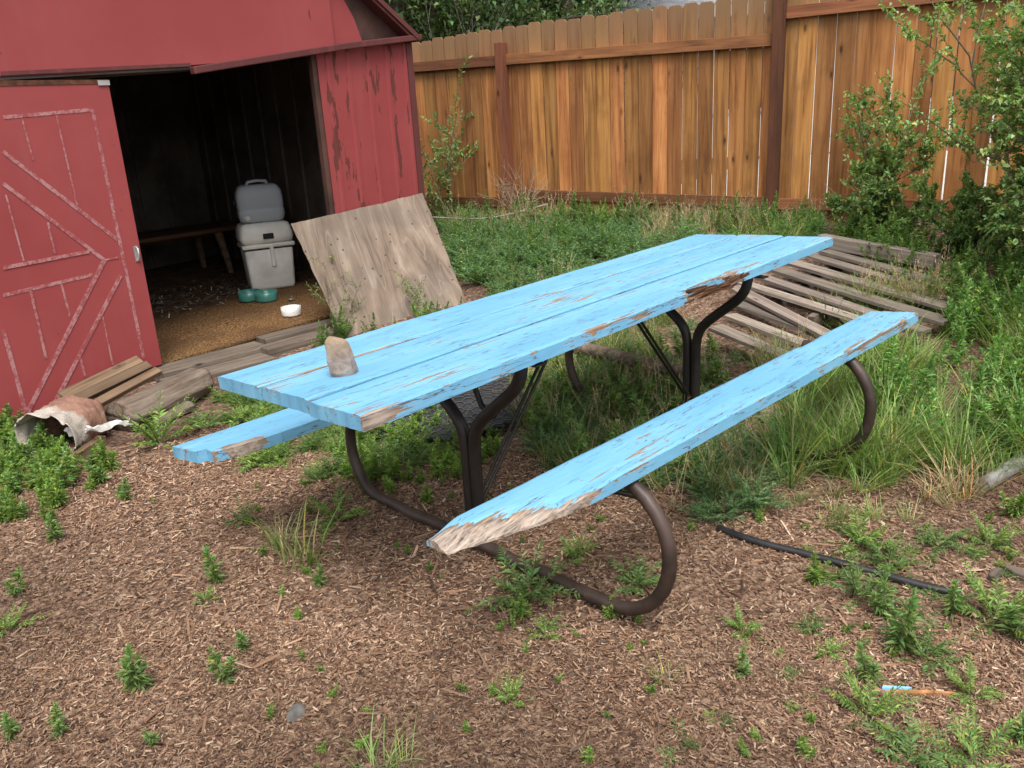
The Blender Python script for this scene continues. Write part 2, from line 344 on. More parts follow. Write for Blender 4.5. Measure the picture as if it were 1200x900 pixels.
def m_rock():
    t = NT('sandstone'); v = t.obj(); n = t.noise(v, 22, 6, .65); s = t.sep(v)[2]
    top = t.math('MULTIPLY', t.step(t.math('ADD', s, t.math('MULTIPLY', t.noise(v, 30, 3, .6), .09)), .095, .135), .75)
    c = t.mix(top, t.ramp(n, [(.3, (.14, .108, .092)), (.5, (.24, .195, .168)), (.7, (.33, .285, .25))]), t.ramp(n, [(.3, (.16, .10, .058)), (.55, (.29, .205, .13)), (.75, (.36, .29, .215))]))
    t.bump(n, .6, .008); return t.done(c, .9, spec=.2)
def m_shingle():
    t = NT('grey_asphalt_shingle'); v = t.obj(); b = t.n.new('ShaderNodeTexBrick'); t.put(b.inputs['Vector'], t.map(v, (3, 3, 3)))
    for k, cc in (('Color1', (.16, .165, .18)), ('Color2', (.24, .245, .26)), ('Mortar', (.07, .07, .08))): b.inputs[k].default_value = (*cc, 1)
    b.inputs['Scale'].default_value = 1.6; b.inputs['Mortar Size'].default_value = .012; return t.done(b.outputs['Color'], .95, spec=.1)
def m_jug():
    t = NT('clear_blue_grey_plastic'); t.put(t.bsdf.inputs['Transmission Weight'], .35); t.put(t.bsdf.inputs['IOR'], 1.2); return t.done((.56, .60, .64), .28, spec=.5)
def m_water():
    t = NT('water_in_jug'); t.put(t.bsdf.inputs['Transmission Weight'], .3); return t.done((.19, .25, .31), .18, spec=.5)
def m_sack():
    t = NT('crumpled_paper_sack'); v = t.obj(); n = t.noise(v, 9, 4, .6); z = t.sep(v)
    f = t.step(t.math('ADD', t.math('MULTIPLY', n, .35), t.math('MULTIPLY', z[0], 2.2)), .03, .08)
    c = t.mix(f, t.mix(t.step(n, .4, .6), (.27, .23, .19), (.36, .32, .28)), t.mix(t.step(n, .4, .65), (.17, .085, .062), (.25, .14, .095)))
    t.bump(t.noise(v, 14, 5, .6), .7, .02); return t.done(c, .75, spec=.25)
def m_speck():
    t = NT('speckled_white_ceramic'); v = t.obj(); d = t.step(t.voro(v, 75), .22, .28, 1, 0); return t.done(t.mix(t.math('MULTIPLY', d, .8), (.66, .65, .62), (.06, .05, .05)), .3)
def m_bark_log():
    t = NT('grey_split_log'); v = t.obj(); n = t.noise(t.map(v, (3, 22, 22)), 1, 6, .65, .4); b = t.noise(v, 6, 3, .6)
    c = t.ramp(n, [(.3, (.045, .032, .025)), (.48, (.13, .095, .070)), (.68, (.25, .195, .15))]); c = t.mix(t.step(b, .45, .65, 0, .5), c, (.15, .12, .10)); t.bump(n, 1.0, .02); return t.done(c, .95, spec=.15)
M.update(ply=m_ply(), chalk=m_chalk(), mat=m_mat(), rock=m_rock(), shingle=m_shingle(), jug=m_jug(), water=m_water(), sack=m_sack(), speck=m_speck(), log=m_bark_log())

# ================================================================== the setting: ground
def axis(lo, hi, step, far):
    inner = np.arange(lo, hi + 1e-6, step); o = np.geomspace(.3, far, 18)
    return np.concatenate([lo - o[::-1], inner, hi + o])
gx, gy = axis(-6.5, 7, .06, 140), axis(.2, 11.5, .06, 140)
X, Y = np.meshgrid(gx, gy); nx, ny = len(gx), len(gy)
idx = np.arange(nx * ny).reshape(ny, nx)
Q = np.stack([idx[:-1, :-1], idx[:-1, 1:], idx[1:, 1:], idx[1:, :-1]], -1).reshape(-1, 4)
ground = np_obj('ground', np_mesh('ground', np.stack([X, Y, gz(X, Y)], -1).reshape(-1, 3), Q, M['soil'], smooth=True)); tag(ground, kind='structure')

# ================================================================== shed
sh = empty('metal_shed', shed(0, 0, 0), SA)
tag(sh, 'faded red metal shed with gambrel roof and open doorway beside the wooden fence', 'shed')
def sh_poly(pts, b0, b1, name, mat, parent=sh, bevel=0):
    """polygon in shed-front coordinates (a, z), as a slab from depth b0 to b1 (b inwards)"""
    mb = MB(); mb.prism([(a, 0, z) for a, z in pts], (0, b0, 0), (0, b1, 0)); return mb.build(name, mat, parent, bevel=bevel)
def spx(*pts): return [shed_px(*p) for p in pts]
def ribbed(a0, a1, zb, zt, name, mat, b=0.0, pitch=.19, depth=.012, parent=sh, th=.004):
    """sheet with pressed vertical ribs; zb, zt are functions of a; b the depth of its face"""
    prof = []; a = a0
    while a < a1 - 1e-4:
        prof.append((a, 0))
        for da, dd in ((.060, 0), (.068, 1), (.090, 1), (.098, 0)):
            if a + da < a1: prof.append((a + da, -depth * dd))
        a += pitch
    prof.append((a1, 0)); mb = MB(); n = len(prof)
    v = [(p, b + d + o, f(p)) for o in (0, th) for f in (zb, zt) for p, d in prof]
    fs = [(i, i + 1, n + i + 1, n + i) for i in range(n - 1)] + [(2 * n + i + 1, 2 * n + i, 3 * n + i, 3 * n + i + 1) for i in range(n - 1)]
    fs += [(0, n, 3 * n, 2 * n), (n - 1, 3 * n - 1, 4 * n - 1, 2 * n - 1)]
    return mb.add(v, fs).build(name, mat, parent)
head = lambda a: float(np.interp(a, [-.95, .48, 2.28], [1.72, 1.775, 1.985]))   # the crooked lintel line
def eave_px(x, y):
    e = on_vert(x, y, shed(0, -.07, 0), SD); return float((e - P0) @ SD), float(e[2])
re0, re1 = eave_px(489, 46), eave_px(441, 0); re2 = (re1[0] + (re1[0] - re0[0]) * .55, re1[1] + (re1[1] - re0[1]) * .55)
# fixed front panels
a_r0 = shed_px(381, 150)[0]
ribbed(a_r0, S_RIGHT - .03, lambda a: floor_z(a) - .05, lambda a: head(a) + .02, 'front_panel', M['redstreak'], b=.0, pitch=.17, depth=.010)
ribbed(S_LEFT, -.62, lambda a: floor_z(a) - .05, lambda a: head(a) + .02, 'front_panel', M['red'], b=.03)
sh_poly([(S_RIGHT - .035, .02), (S_RIGHT + .02, .02), (S_RIGHT + .02, head(2.2) + .0), (S_RIGHT - .035, head(2.2) + .0)], -.014, .10, 'corner_trim', M['trim'])
sh_poly([(a_r0 - .035, .06), (a_r0 + .006, .06), (a_r0 + .006, head(a_r0)), (a_r0 - .035, head(a_r0))], .012, .055, 'door_jamb', M['rustwall'])
# side, back walls and floor
mid = .5 * (S_LEFT + S_RIGHT)
def wall_run(p, q, zt, name):
    mb = MB(); p = Vector((*p, 0)); q = Vector((*q, 0)); d = (q - p); L = d.length; d.normalize(); n = Vector((-d.y, d.x, 0)); prof = []; s = 0
    while s < L: prof += [(s, 0), (min(L, s + .10), 0), (min(L, s + .115), .014), (min(L, s + .15), .014), (min(L, s + .165), 0)]; s += .3
    prof.append((L, 0)); k = len(prof)
    v = [p + d * a + n * (e + o) + Vector((0, 0, z)) for o in (0, .004) for z in (-.05, zt) for a, e in prof]
    fs = [(i, i + 1, k + i + 1, k + i) for i in range(k - 1)] + [(2 * k + i + 1, 2 * k + i, 3 * k + i, 3 * k + i + 1) for i in range(k - 1)]
    return mb.add(v, fs).build(name, [M['inner']], sh)
wall_run((S_RIGHT, .02), (S_RIGHT, S_DEEP), re0[1] + .045, 'side_wall'); wall_run((S_LEFT, S_DEEP), (S_LEFT, .04), 1.95, 'side_wall')
wall_run((S_RIGHT, S_DEEP), (S_LEFT, S_DEEP), 2.0, 'back_wall')
sh_poly([(S_LEFT, 1.9), (S_RIGHT, 1.98), (1.68, 2.42), (mid, 2.8), (-.43, 2.42)], S_DEEP - .01, S_DEEP, 'back_gable', M['inner'])
mbf = MB(); mbf.add([(S_LEFT, .02, floor_z(S_LEFT) - .012), (S_RIGHT, .02, floor_z(S_RIGHT) - .012), (S_RIGHT, S_DEEP, floor_z(S_RIGHT) - .012), (S_LEFT, S_DEEP, floor_z(S_LEFT) - .012),
    (S_LEFT, .02, -.1), (S_RIGHT, .02, -.1), (S_RIGHT, S_DEEP, -.1), (S_LEFT, S_DEEP, -.1)], [(0, 1, 2, 3), (4, 7, 6, 5), (0, 4, 5, 1), (1, 5, 6, 2), (2, 6, 7, 3), (3, 7, 4, 0)])
mbf.build('shed_floor', M['earth'], sh)
# gable: rusted back sheet, big faded sheet over it, its torn neighbour
sh_poly([(S_LEFT, 1.70), (.48, head(.48)), (S_RIGHT + .03, head(2.23)), (1.70, 2.42), (mid, 2.78), (-.43, 2.40)], .045, .052, 'gable_sheet', M['rustwall'])
sh_poly([(S_LEFT - .02, head(-.95) + .03)] + spx((0, 90), (110, 85), (222, 77), (300, 70), (391, 54), (385, 0)) + [(1.54, 2.46), (mid, 2.72), (-.42, 2.40)], -.012, -.004, 'gable_panel', M['red'], bevel=.002)
sh_poly(spx((393, 54), (427, 50), (417, 22), (405, 0)) + [(1.66, 2.36), (1.555, 2.44), shed_px(387, 0)], .018, .026, 'gable_panel', M['red'])
# lintel: sliding-door track and the bent flashing
sh_poly([(S_LEFT, head(-.95) + .035), (.50, 1.815), (.50, 1.785), (S_LEFT, head(-.95) - .0)], .0, .05, 'door_track', M['inner'])
sh_poly(spx((220, 79), (400, 51), (487, 41), (487, 48), (400, 59), (222, 88)), -.075, -.016, 'lintel_flashing', M['trim'], bevel=.006)
sh_poly(spx((0, 84), (222, 74), (222, 78), (0, 89)), -.02, -.0125, 'lintel_lip', M['trim'])
# roof: two pitches each side, fascia along the front edge
rp = [re0, re2, (mid, 2.84), (-.41, 2.43), (S_LEFT - .13, 1.80)]
for (p, q) in zip(rp[:-1], rp[1:]):
    n = np.array([-(q[1] - p[1]), q[0] - p[0]]); n = -n / np.linalg.norm(n) * .02
    sh_poly([p, q, (q[0] - n[0], q[1] - n[1]), (p[0] - n[0], p[1] - n[1])], -.065, S_DEEP + .1, 'roof_sheet', M['trim'])
    sh_poly([p, q, (q[0] + n[0] * 1.6, q[1] + n[1] * 1.6), (p[0] + n[0] * 1.6, p[1] + n[1] * 1.6)], -.080, -.055, 'fascia', M['trim'])
# sliding door, pushed back to the side, with its painted barn-door lines
d_tl = (-1.02, 1.735); d_tr = shed_px(122, 94); d_br = shed_px(186, 425); d_bl = (-1.06, -.045)
door = sh_poly([d_tl, d_tr, d_br, d_bl], -.055, -.030, 'door', M['red'], bevel=.003)
sh_poly([(d_tl[0], d_tl[1] - .0), (d_tr[0], d_tr[1] - .0), (d_tr[0] + .001, d_tr[1] - .022), (d_tl[0], d_tl[1] - .030)], -.0585, -.0555, 'top_rail', M['rust'], parent=door)
sh_poly([(d_tr[0] - .06, d_tr[1] - .004), (d_tr[0] + .003, d_tr[1] - .004), (d_tr[0] + .003, d_tr[1] - .03), (d_tr[0] - .06, d_tr[1] - .03)], -.064, -.059, 'corner_plate', M['steel'], parent=door)
LINES = [((0, 138), (104, 129), 4), ((104, 129), (164, 418), 4), ((0, 178), (133, 280), 4.5), ((0, 215), (118, 304), 4.5), ((118, 304), (28, 482), 5), ((137, 322), (56, 478), 4.5),
    ((0, 313), (100, 294), 4), ((0, 345), (104, 321), 4), ((0, 385), (28, 486), 4.5), ((22, 140), (35, 188), 2), ((62, 136), (86, 240), 2), ((3, 228), (24, 305), 2),
    ((52, 260), (60, 296), 2.5), ((32, 340), (50, 418), 3), ((68, 332), (78, 370), 2.5), ((116, 370), (128, 426), 2), ((90, 418), (96, 440), 3), ((118, 304), (134, 301), 2)]
for k, (p, q, w) in enumerate(LINES):
    pa = np.array(shed_px(*p)); qa = np.array(shed_px(*q)); d = qa - pa; d /= np.linalg.norm(d); n = np.array([-d[1], d[0]]) * w * .0023
    sh_poly([tuple(pa - n), tuple(qa - n), tuple(qa + n), tuple(pa + n)], -.0572 - .0004 * (k % 7), -.0545, 'painted_line', M['chalk'], parent=door)
ha, hz = shed_px(157, 296)
hmb = MB(); hmb.box(ha - .022, ha + .002, -.063, -.056, hz - .045, hz + .045); hmb.tube([(ha - .006, -.06, hz + .04), (ha - .006, -.085, hz + .03), (ha - .006, -.085, hz - .03), (ha - .006, -.06, hz - .04)], .005, 6)
hmb.build('handle', M['steel'], door)
for (x, y) in ((206, 24), (214, 66), (142, 230)):   # screw heads
    a, z = shed_px(x, y); MB().lathe([(0, -.004), (.006, -.003), (.008, 0)], 8).build('screw', M['steel'], door if x < 150 else sh, M=Matrix.Translation((a, -.0555 if x < 150 else -.012, z)) @ Matrix.Rotation(math.pi / 2, 4, 'X'))

# boards at the doorstep
th = empty('doorstep', shed(.5, -.2, .0), SA); tag(th, 'worn grey-brown boards laid on the ground as a doorstep before the shed opening', 'doorstep')
for (a0, a1, b0, b1, z) in ((-.10, .62, -.20, .0, .056), (.63, 1.50, -.135, .0, .085), (.55, 1.52, -.30, -.150, .060), (-.14, .54, -.40, -.215, .030)):
    mb = MB(); mb.box(a0 - .5, a1 - .5, b0 + .2, b1 + .2, -.03, z); mb.build('plank', M['greybrown'], th, bevel=.006).rotation_euler = (0, 0, random.uniform(-.012, .012))

# ================================================================== things inside the shed
mt = MB(); nA, nB = 30, 24; vs = []
for j in range(nB + 1):
    for i in range(nA + 1):
        a = -.12 + 1.9 * i / nA; b = .015 + 1.25 * j / nB + .02 * math.sin(a * 5) * (j > 0); vs.append((a, b, floor_z(a) + .006 + .006 * float(vn(a * 6, b * 6, 4)) + (.0)))
mt.add(vs, [(j * (nA + 1) + i, j * (nA + 1) + i + 1, (j + 1) * (nA + 1) + i + 1, (j + 1) * (nA + 1) + i) for j in range(nB) for i in range(nA)], smooth=True)
rim = [i for i in range(nA + 1)]; mt.add([vs[i] for i in rim] + [(vs[i][0], vs[i][1], vs[i][2] - .016) for i in rim], [(i + 1, i, nA + 1 + i, nA + 2 + i) for i in range(nA)])
mo = mt.build('coir_mat', M['mat'], None, M=Matrix.Translation(Vector(shed(0, 0, 0))) @ Matrix.Rotation(SA, 4, 'Z')); tag(mo, 'worn brown coir mat on the shed floor inside the doorway', 'mat')
def in_shed(px, py, dz=0.0):
    z = .08
    for _ in range(12):
        p = on_z(px, py, z + dz); a, b = shed_ab(p[0], p[1]); z = floor_z(float(a)) + .010
    return Vector((p[0], p[1], z))
# white plastic bin
p = in_shed(329, 338); p = Vector(shed(*[float(q) for q in shed_ab(p.x, p.y)][:1], float(shed_ab(p.x, p.y)[1]) + .14, p.z))
bn = empty('storage_bin', p, math.radians(24)); tag(bn, 'off-white plastic storage bin with a lid standing on the coir mat in the shed', 'bin')
rounded_box(MB(), .40, .30, .36, .03, taper=.10).build('body', M['white'], bn)
rounded_box(MB(), .43, .33, .035, .012, c=(0, 0, .355)).build('rim', M['white'], bn)
rounded_box(MB(), .405, .305, .016, .004, c=(0, 0, .342)).build('seam', M['rustwall'], bn)
lid = rounded_box(MB(), .41, .31, .17, .05, taper=-.10, c=(0, 0, .388)).build('lid', M['white'], bn)
MB().box(-.035, .05, -.178, -.160, .43, .475).build('recess_shade_block', M['wire'], lid, bevel=.004)  # raised black block stands in for the shade inside a hand hold
MB().box(.005, .035, -.172, -.155, .20, .375).build('latch', M['white'], bn, bevel=.004)
# water jug on the bin
jg = empty('water_jug', p + Vector((.0, .0, .56)), math.radians(20)); jg.scale = (1.22, 1.15, 1.10); tag(jg, 'clear blue-grey plastic water jug half full, sitting on the white bin', 'jug')
jb = MB(); n = 40
def jug_ring(k, z): return [(k * .155 * math.copysign(abs(math.cos(t)) ** .35, math.cos(t)), k * .105 * math.copysign(abs(math.sin(t)) ** .45, math.sin(t)), z) for t in [2 * math.pi * i / n for i in range(n)]]
prof = [(.0, 0), (.80, .0), (.94, .015), (1, .045), (1, .09), (.965, .10), (1, .11), (1, .19), (.97, .225), (.86, .262), (.72, .275), (.0, .275)]
jb.add([q for k, z in prof for q in jug_ring(k, z)], [(i * n + j, i * n + (j + 1) % n, (i + 1) * n + (j + 1) % n, (i + 1) * n + j) for i in range(len(prof) - 1) for j in range(n)], smooth=True)
jbo = jb.build('body', M['jug'], jg)
wb = MB(); wp = [(0, .006), (.78, .006), (.92, .02), (.975, .05), (.975, .09), (.94, .10), (.975, .11), (.975, .13), (0, .131)]
wb.add([q for k, z in wp for q in jug_ring(k, z)], [(i * n + j, i * n + (j + 1) % n, (i + 1) * n + (j + 1) % n, (i + 1) * n + j) for i in range(len(wp) - 1) for j in range(n)], smooth=True); wb.build('water', M['water'], jg)
MB().tube([(-.07, 0, .268), (-.06, 0, .295), (.0, 0, .302), (.06, 0, .295), (.07, 0, .268)], .012, 8).build('handle', M['jug'], jg)
sp = MB().lathe([(0, 0), (.022, 0), (.022, .02), (.012, .022), (.012, .04), (0, .04)], 14).build('spigot', M['white'], jg, M=Matrix.Translation((-.10, -.105, .035)) @ Matrix.Rotation(math.pi / 2, 4, 'X'))
MB().lathe([(0, 0), (.03, 0), (.03, .018), (0, .018)], 16).build('cap', M['wire'], jg, M=Matrix.Translation((-.157, -.02, .15)) @ Matrix.Rotation(-math.pi / 2, 4, 'Y'))
# green double bowl
def bowl_prof(r, h, t=.006): return [(0, 0), (r * .96, 0), (r, .01), (r * .97, h * .5), (r, h), (r - t, h), (r - t - .006, h * .5), (r * .8, .014), (0, .013)]
pb = in_shed(303, 352); db = empty('double_pet_bowl', pb, math.radians(-12)); tag(db, 'green plastic twin pet bowl on the mat before the white bin', 'pet bowl')
MB().lathe(bowl_prof(.088, .075), 32, c=(.075, -.0)).build('bowl', M['green'], db); MB().lathe(bowl_prof(.088, .075), 32, c=(-.085, .02)).build('bowl', M['green'], db)
MB().box(-.03, .02, -.02, .05, .02, .06).build('bridge', M['green'], db, bevel=.006)
pw = in_shed(342, 369); wbw = MB().lathe(bowl_prof(.074, .062, .006), 32).build('speckled_bowl', M['speck'], None, M=Matrix.Translation(pw)); tag(wbw, 'small white speckled bowl on the mat near the doorstep', 'bowl')
ps = in_shed(341, 352); sc = MB(); sc.lathe([(0, .004), (.018, .003), (.026, .010), (.027, .012), (.017, .006), (0, .0065)], 18); sc.tube([(.0, .02, .008), (.012, .05, .014), (.018, .085, .016)], [.005, .004, .005], 6)
tag(sc.build('spoon', M['steel'], None, M=Matrix.Translation(ps) @ Matrix.Rotation(.3, 4, 'Z')), 'small pale spoon lying between the speckled bowl and the white bin', 'spoon')
# dark bench at the back
bb = empty('wooden_bench', shed(1.0, 2.75, floor_z(1.0)), SA); tag(bb, 'dark brown low wooden bench with round legs in the dim back of the shed', 'bench')
for k in range(3): MB().box(-1.3, 1.05, -.32 + k * .20, -.125 + k * .20, .42, .455).build('seat_plank', M['dark'], bb, bevel=.006)
for (a, b) in ((.72, -.24), (.72, .22), (-.6, -.24), (-.6, .22)):
    MB().tube([(a * 1.06, b * 1.25, 0), (a, b, .42)], [.026, .042], 10).build('leg', M['scrap'], bb)
MB().box(-.7, .8, -.03, .03, .36, .419).build('apron', M['dark'], bb)
# wood shavings
rg = np.random.default_rng(3); N = 700; A = rg.uniform(.0, 2.0, N); B = rg.normal(1.75, .33, N); B = np.clip(B, 1.2, 3.2)
sv = []; sf = []; scol = []
for i in range(N):
    c = shed(A[i], B[i], floor_z(A[i]) + .004); d = rg.normal(0, 1, 3); d[2] *= .3; d *= rg.uniform(.008, .028) / np.linalg.norm(d); w = np.cross(d, (0, 0, 1)); w *= rg.uniform(.003, .006) / np.linalg.norm(w)
    o = len(sv); c[2] += abs(d[2]) ; sv += [c - d - w, c + d - w, c + d + w, c - d + w]; sf.append((o, o + 1, o + 2, o + 3)); k = rg.uniform(.12, .55); scol += [(k, k * .88, k * .74)] * 4
so = np_obj('wood_shavings', np_mesh('wood_shavings', np.array(sv), np.array(sf), M['chip'], np.array(scol))); tag(so, 'pale wood shavings scattered on the shed floor behind the mat', 'shavings', kind='stuff')

# ================================================================== plywood sheet leaning on the shed
q0 = on_ground(404, 396); q1 = on_ground(549, 357); top0 = Vector(on_vert(341, 262, shed(0, -.10, 0), SD)); top1 = Vector(on_vert(495, 226, shed(0, -.07, 0), SD))
q0 = Vector(q0) - Vector((0, 0, .02)); q1 = Vector(q1) - Vector((0, 0, .02))
xd = (q1 - q0).normalized(); zd = ((top0 - q0) * .5 + (top1 - q1) * .5); yd = zd.cross(xd).normalized(); zd = xd.cross(yd)
PM = frame_mat(q0, xd, zd); inv = PM.inverted()
c4 = [inv @ p for p in (q0, q1, top1, top0)]; mb = MB(); nu, nv = 48, 40; grid = []
for j in range(nv + 1):
    for i in range(nu + 1):
        u, v = i / nu, j / nv; pt = (c4[0] * (1 - u) + c4[1] * u) * (1 - v) + (c4[3] * (1 - u) + c4[2] * u) * v
        rag = .007 * float(fbm(u * 16, .3, 5)) * (v > .99) ; sx = .008 * float(fbm(v * 18, .7, 8)) * (1 if u in (0, 1) else 0)
        grid.append((pt.x + sx, pt.y + .010 * math.sin(u * 3) + .003 * float(fbm(u * 9, v * 2, 2)), pt.z + rag))
W1 = nu + 1; fs = [(j * W1 + i, j * W1 + i + 1, (j + 1) * W1 + i + 1, (j + 1) * W1 + i) for j in range(nv) for i in range(nu)]
mb.add(grid + [(x, y + .018, z) for x, y, z in grid], fs + [tuple(k + W1 * (nv + 1) for k in reversed(f)) for f in fs], smooth=False)
bd = [i for i in range(W1)] + [j * W1 + nu for j in range(1, nv + 1)] + [nv * W1 + i for i in range(nu - 1, -1, -1)] + [j * W1 for j in range(nv - 1, 0, -1)]; o = W1 * (nv + 1)
mb.f += [(bd[(k + 1) % len(bd)], bd[k], bd[k] + o, bd[(k + 1) % len(bd)] + o) for k in range(len(bd))]; mb.m += [0] * len(bd); mb.smooth += [False] * len(bd)
pl = mb.build('plywood_sheet', M['ply'], None, M=PM); tag(pl, 'weathered grey-tan plywood sheet leaning against the red shed', 'plywood')

# ================================================================== fence
fe = empty('wooden_fence', fence(0, 0, .4), FA); tag(fe, 'honey-stained cedar privacy fence with dog-eared boards and dark red-brown rails', 'fence')
def fz(x, y): return fence_px(x, y)[1]
p1, p2 = fence_px(594, 140)[0], fence_px(911, 120)[0]; span = p2 - p1
posts = [p1 - 2 * span, p1 - span, p1, p2, p2 + span, p2 + 2 * span]
top_l = lambda a: float(np.interp(a, [fence_px(485, 50)[0], fence_px(610, 29)[0], fence_px(800, 4)[0]], [fz(485, 50), fz(610, 29), fz(800, 4)]))
ra0, ra1 = fence_px(603, 63), fence_px(905, 40); rb0, rb1 = fence_px(613, 221), fence_px(903, 231); rc0, rc1 = fence_px(922, 8), fence_px(1110, -14)
def rail_z(k, a):          # (top rail upper edge, bottom rail upper edge) in bay k; bays 1, 2, 3 are in view
    if k <= 1:
        lo = k - 1; return np.interp(a, [fence_px(485, 70)[0], p1], [fz(485, 71), fz(585, 65)]) + .0 * lo, np.interp(a, [fence_px(503, 228)[0], p1], [fz(503, 229), fz(584, 231)])
    if k == 2: return np.interp(a, [ra0[0], ra1[0]], [ra0[1], ra1[1]]), np.interp(a, [rb0[0], rb1[0]], [rb0[1], rb1[1]])
    return np.interp(a, [rc0[0], rc1[0]], [rc0[1], rc1[1]]), np.interp(a, [fence_px(918, 232)[0], fence_px(977, 236)[0]], [fz(918, 232), fz(977, 236)])
OZ = .4
for k in range(5):
    a0, a1 = posts[k], posts[k + 1]; n = max(1, round((a1 - a0) / (.133 if k < 3 else .142))); w = (a1 - a0) / n
    for i in range(n):
        ac = a0 + (i + .5) * w
        tz = top_l(ac) if k <= 2 else rail_z(3, ac)[0] + .22
        tz += random.uniform(-.012, .012); gx_, gy_ = fence(ac, 0, 0)[:2]; bz = float(gz(gx_, gy_)) - .02; hgt = tz - bz; gap = random.choice((.0012, .002, .0025, .003) if k < 3 else (.001, .0015, .002, .003)); hw = w / 2 - gap; ce = .022
        mb = MB(); mb.prism([(-hw, 0, -hgt), (hw, 0, -hgt), (hw, 0, -ce), (hw - ce, 0, 0), (-hw + ce, 0, 0), (-hw, 0, -ce)], (0, 0, 0), (0, .016, 0))
        o = mb.build('board', M['fence'], fe, M=Matrix.Translation((ac + random.uniform(-.001, .001), random.uniform(-.001, .010), tz - OZ)) @ Matrix.Rotation(random.uniform(-.003, .003), 4, 'Y') @ Matrix.Rotation(random.uniform(-.04, .04), 4, 'Z'), bevel=.0025)
    for r in range(2):
        za, zb_ = rail_z(k, a0)[r], rail_z(k, a1)[r]; ang = math.atan2(zb_ - za, a1 - a0)
        MB().box(.046, (a1 - a0) / math.cos(ang) - .046, -.042, -.003, -.089, 0).build('rail', M['rail'], fe, M=Matrix.Translation((a0, 0, za - OZ)) @ Matrix.Rotation(-ang, 4, 'Y'), bevel=.003)
for k, a in enumerate(posts):
    ztop = fz(593, 50) if k <= 2 else rail_z(3, p2)[0] + .2
    gx_, gy_ = fence(a, -.05, 0)[:2]; zb_ = float(gz(gx_, gy_)) - .05
    MB().box(-.045, .045, -.088, -.0025, zb_ - ztop, 0).build('post', M['post'], fe, M=Matrix.Translation((a, 0, ztop - OZ)), bevel=.003)

# ================================================================== added pale slab and the house beyond the fence
da = fence_px(690, 150)[0]; dv = [fence(a, b, .50) for a, b in ((da, .35), (da + 9, .35), (da + 9, 7.5), (da, 7.5))]
tag(MB().prism(dv, (0, 0, -.15), (0, 0, 0)).build('gap_backing_slab', m_plain('pale_concrete', (.42, .41, .38), .9, 0, .12, 1.5, .2), None), kind='structure')  # unseen pale slab, added so the gaps between fence boards look bright
hs_o = on_z(712, 20, 2.95 + .0); hp = ray(706, 16); tt = 15.0 / hp[1]; eave = np.array([0, 0, H]) + hp * tt
hE = empty('neighbour_house', (eave[0] + .4, eave[1], .3), math.radians(-6)); tag(hE, 'white-sided house with a grey shingle roof beyond the fence', 'house')
ez = float(eave[2]) - .3
MB().box(.0, 11, .4, 8, -.2, ez - .05).build('wall', M['siding'], hE)
rr = MB(); rr.add([(-.4, .0, ez), (11.4, 0, ez), (11.4, 4.2, ez + 2.0), (-.4 + 3.2, 4.2, ez + 2.0), (-.4, 8.4, ez), (11.4, 8.4, ez)], [(0, 1, 2, 3), (0, 3, 4), (3, 2, 5, 4)]); rr.add([(-.4, .0, ez), (11.4, 0, ez), (11.4, 0, ez - .15), (-.4, 0, ez - .15), (-.4, 8.4, ez), (-.4, 8.4, ez - .15)], [(1, 0, 3, 2), (0, 4, 5, 3)])
rf = rr.build('roof', M['shingle'], hE); MB().box(-.42, 11.4, -.06, -.004, ez - .17, ez + .01).build('gutter', M['siding'], rf)
for wx in (1.5, 4.5, 7.5):
    wo = MB().box(wx, wx + 1.2, .36, .395, .9, 2.0).build('window', M['siding'], hE); MB().box(wx + .07, wx + 1.13, .345, .358, .97, 1.93).build('pane', M['wire'], wo)

# ================================================================== picnic table
TH, TA = .775, np.array([-.8641, 2.3383, 0]); TU = np.array([math.cos(TH), math.sin(TH), 0]); TV = np.array([math.sin(TH), -math.cos(TH), 0])
SU, SV, TW = .0172, .0342, .73
def tp(s, t, z): return TA + TU * s + TV * t + np.array([0, 0, z + SU * s + SV * t])
def t_px(x, y, z0):
    z = z0
    for _ in range(20):
        p = on_z(x, y, z); d = p - TA; z = z0 + SU * (d @ TU) + SV * (d @ TV)
    d = on_z(x, y, z) - TA; return float(d @ TU), float(d @ TV)
TZ, BZ = .749, .457
tb = empty('picnic_table', tuple(tp(.3, .365, 0)), TH - math.pi / 1); tb.rotation_euler = (0, 0, TH)
tag(tb, 'weathered picnic table with peeling sky-blue planks and a bent black pipe frame', 'picnic table')
TO = tp(.3, .365, 0); tbM = Matrix.Translation(Vector(TO)) @ Matrix.Rotation(TH, 4, 'Z'); tbI = tbM.inverted()
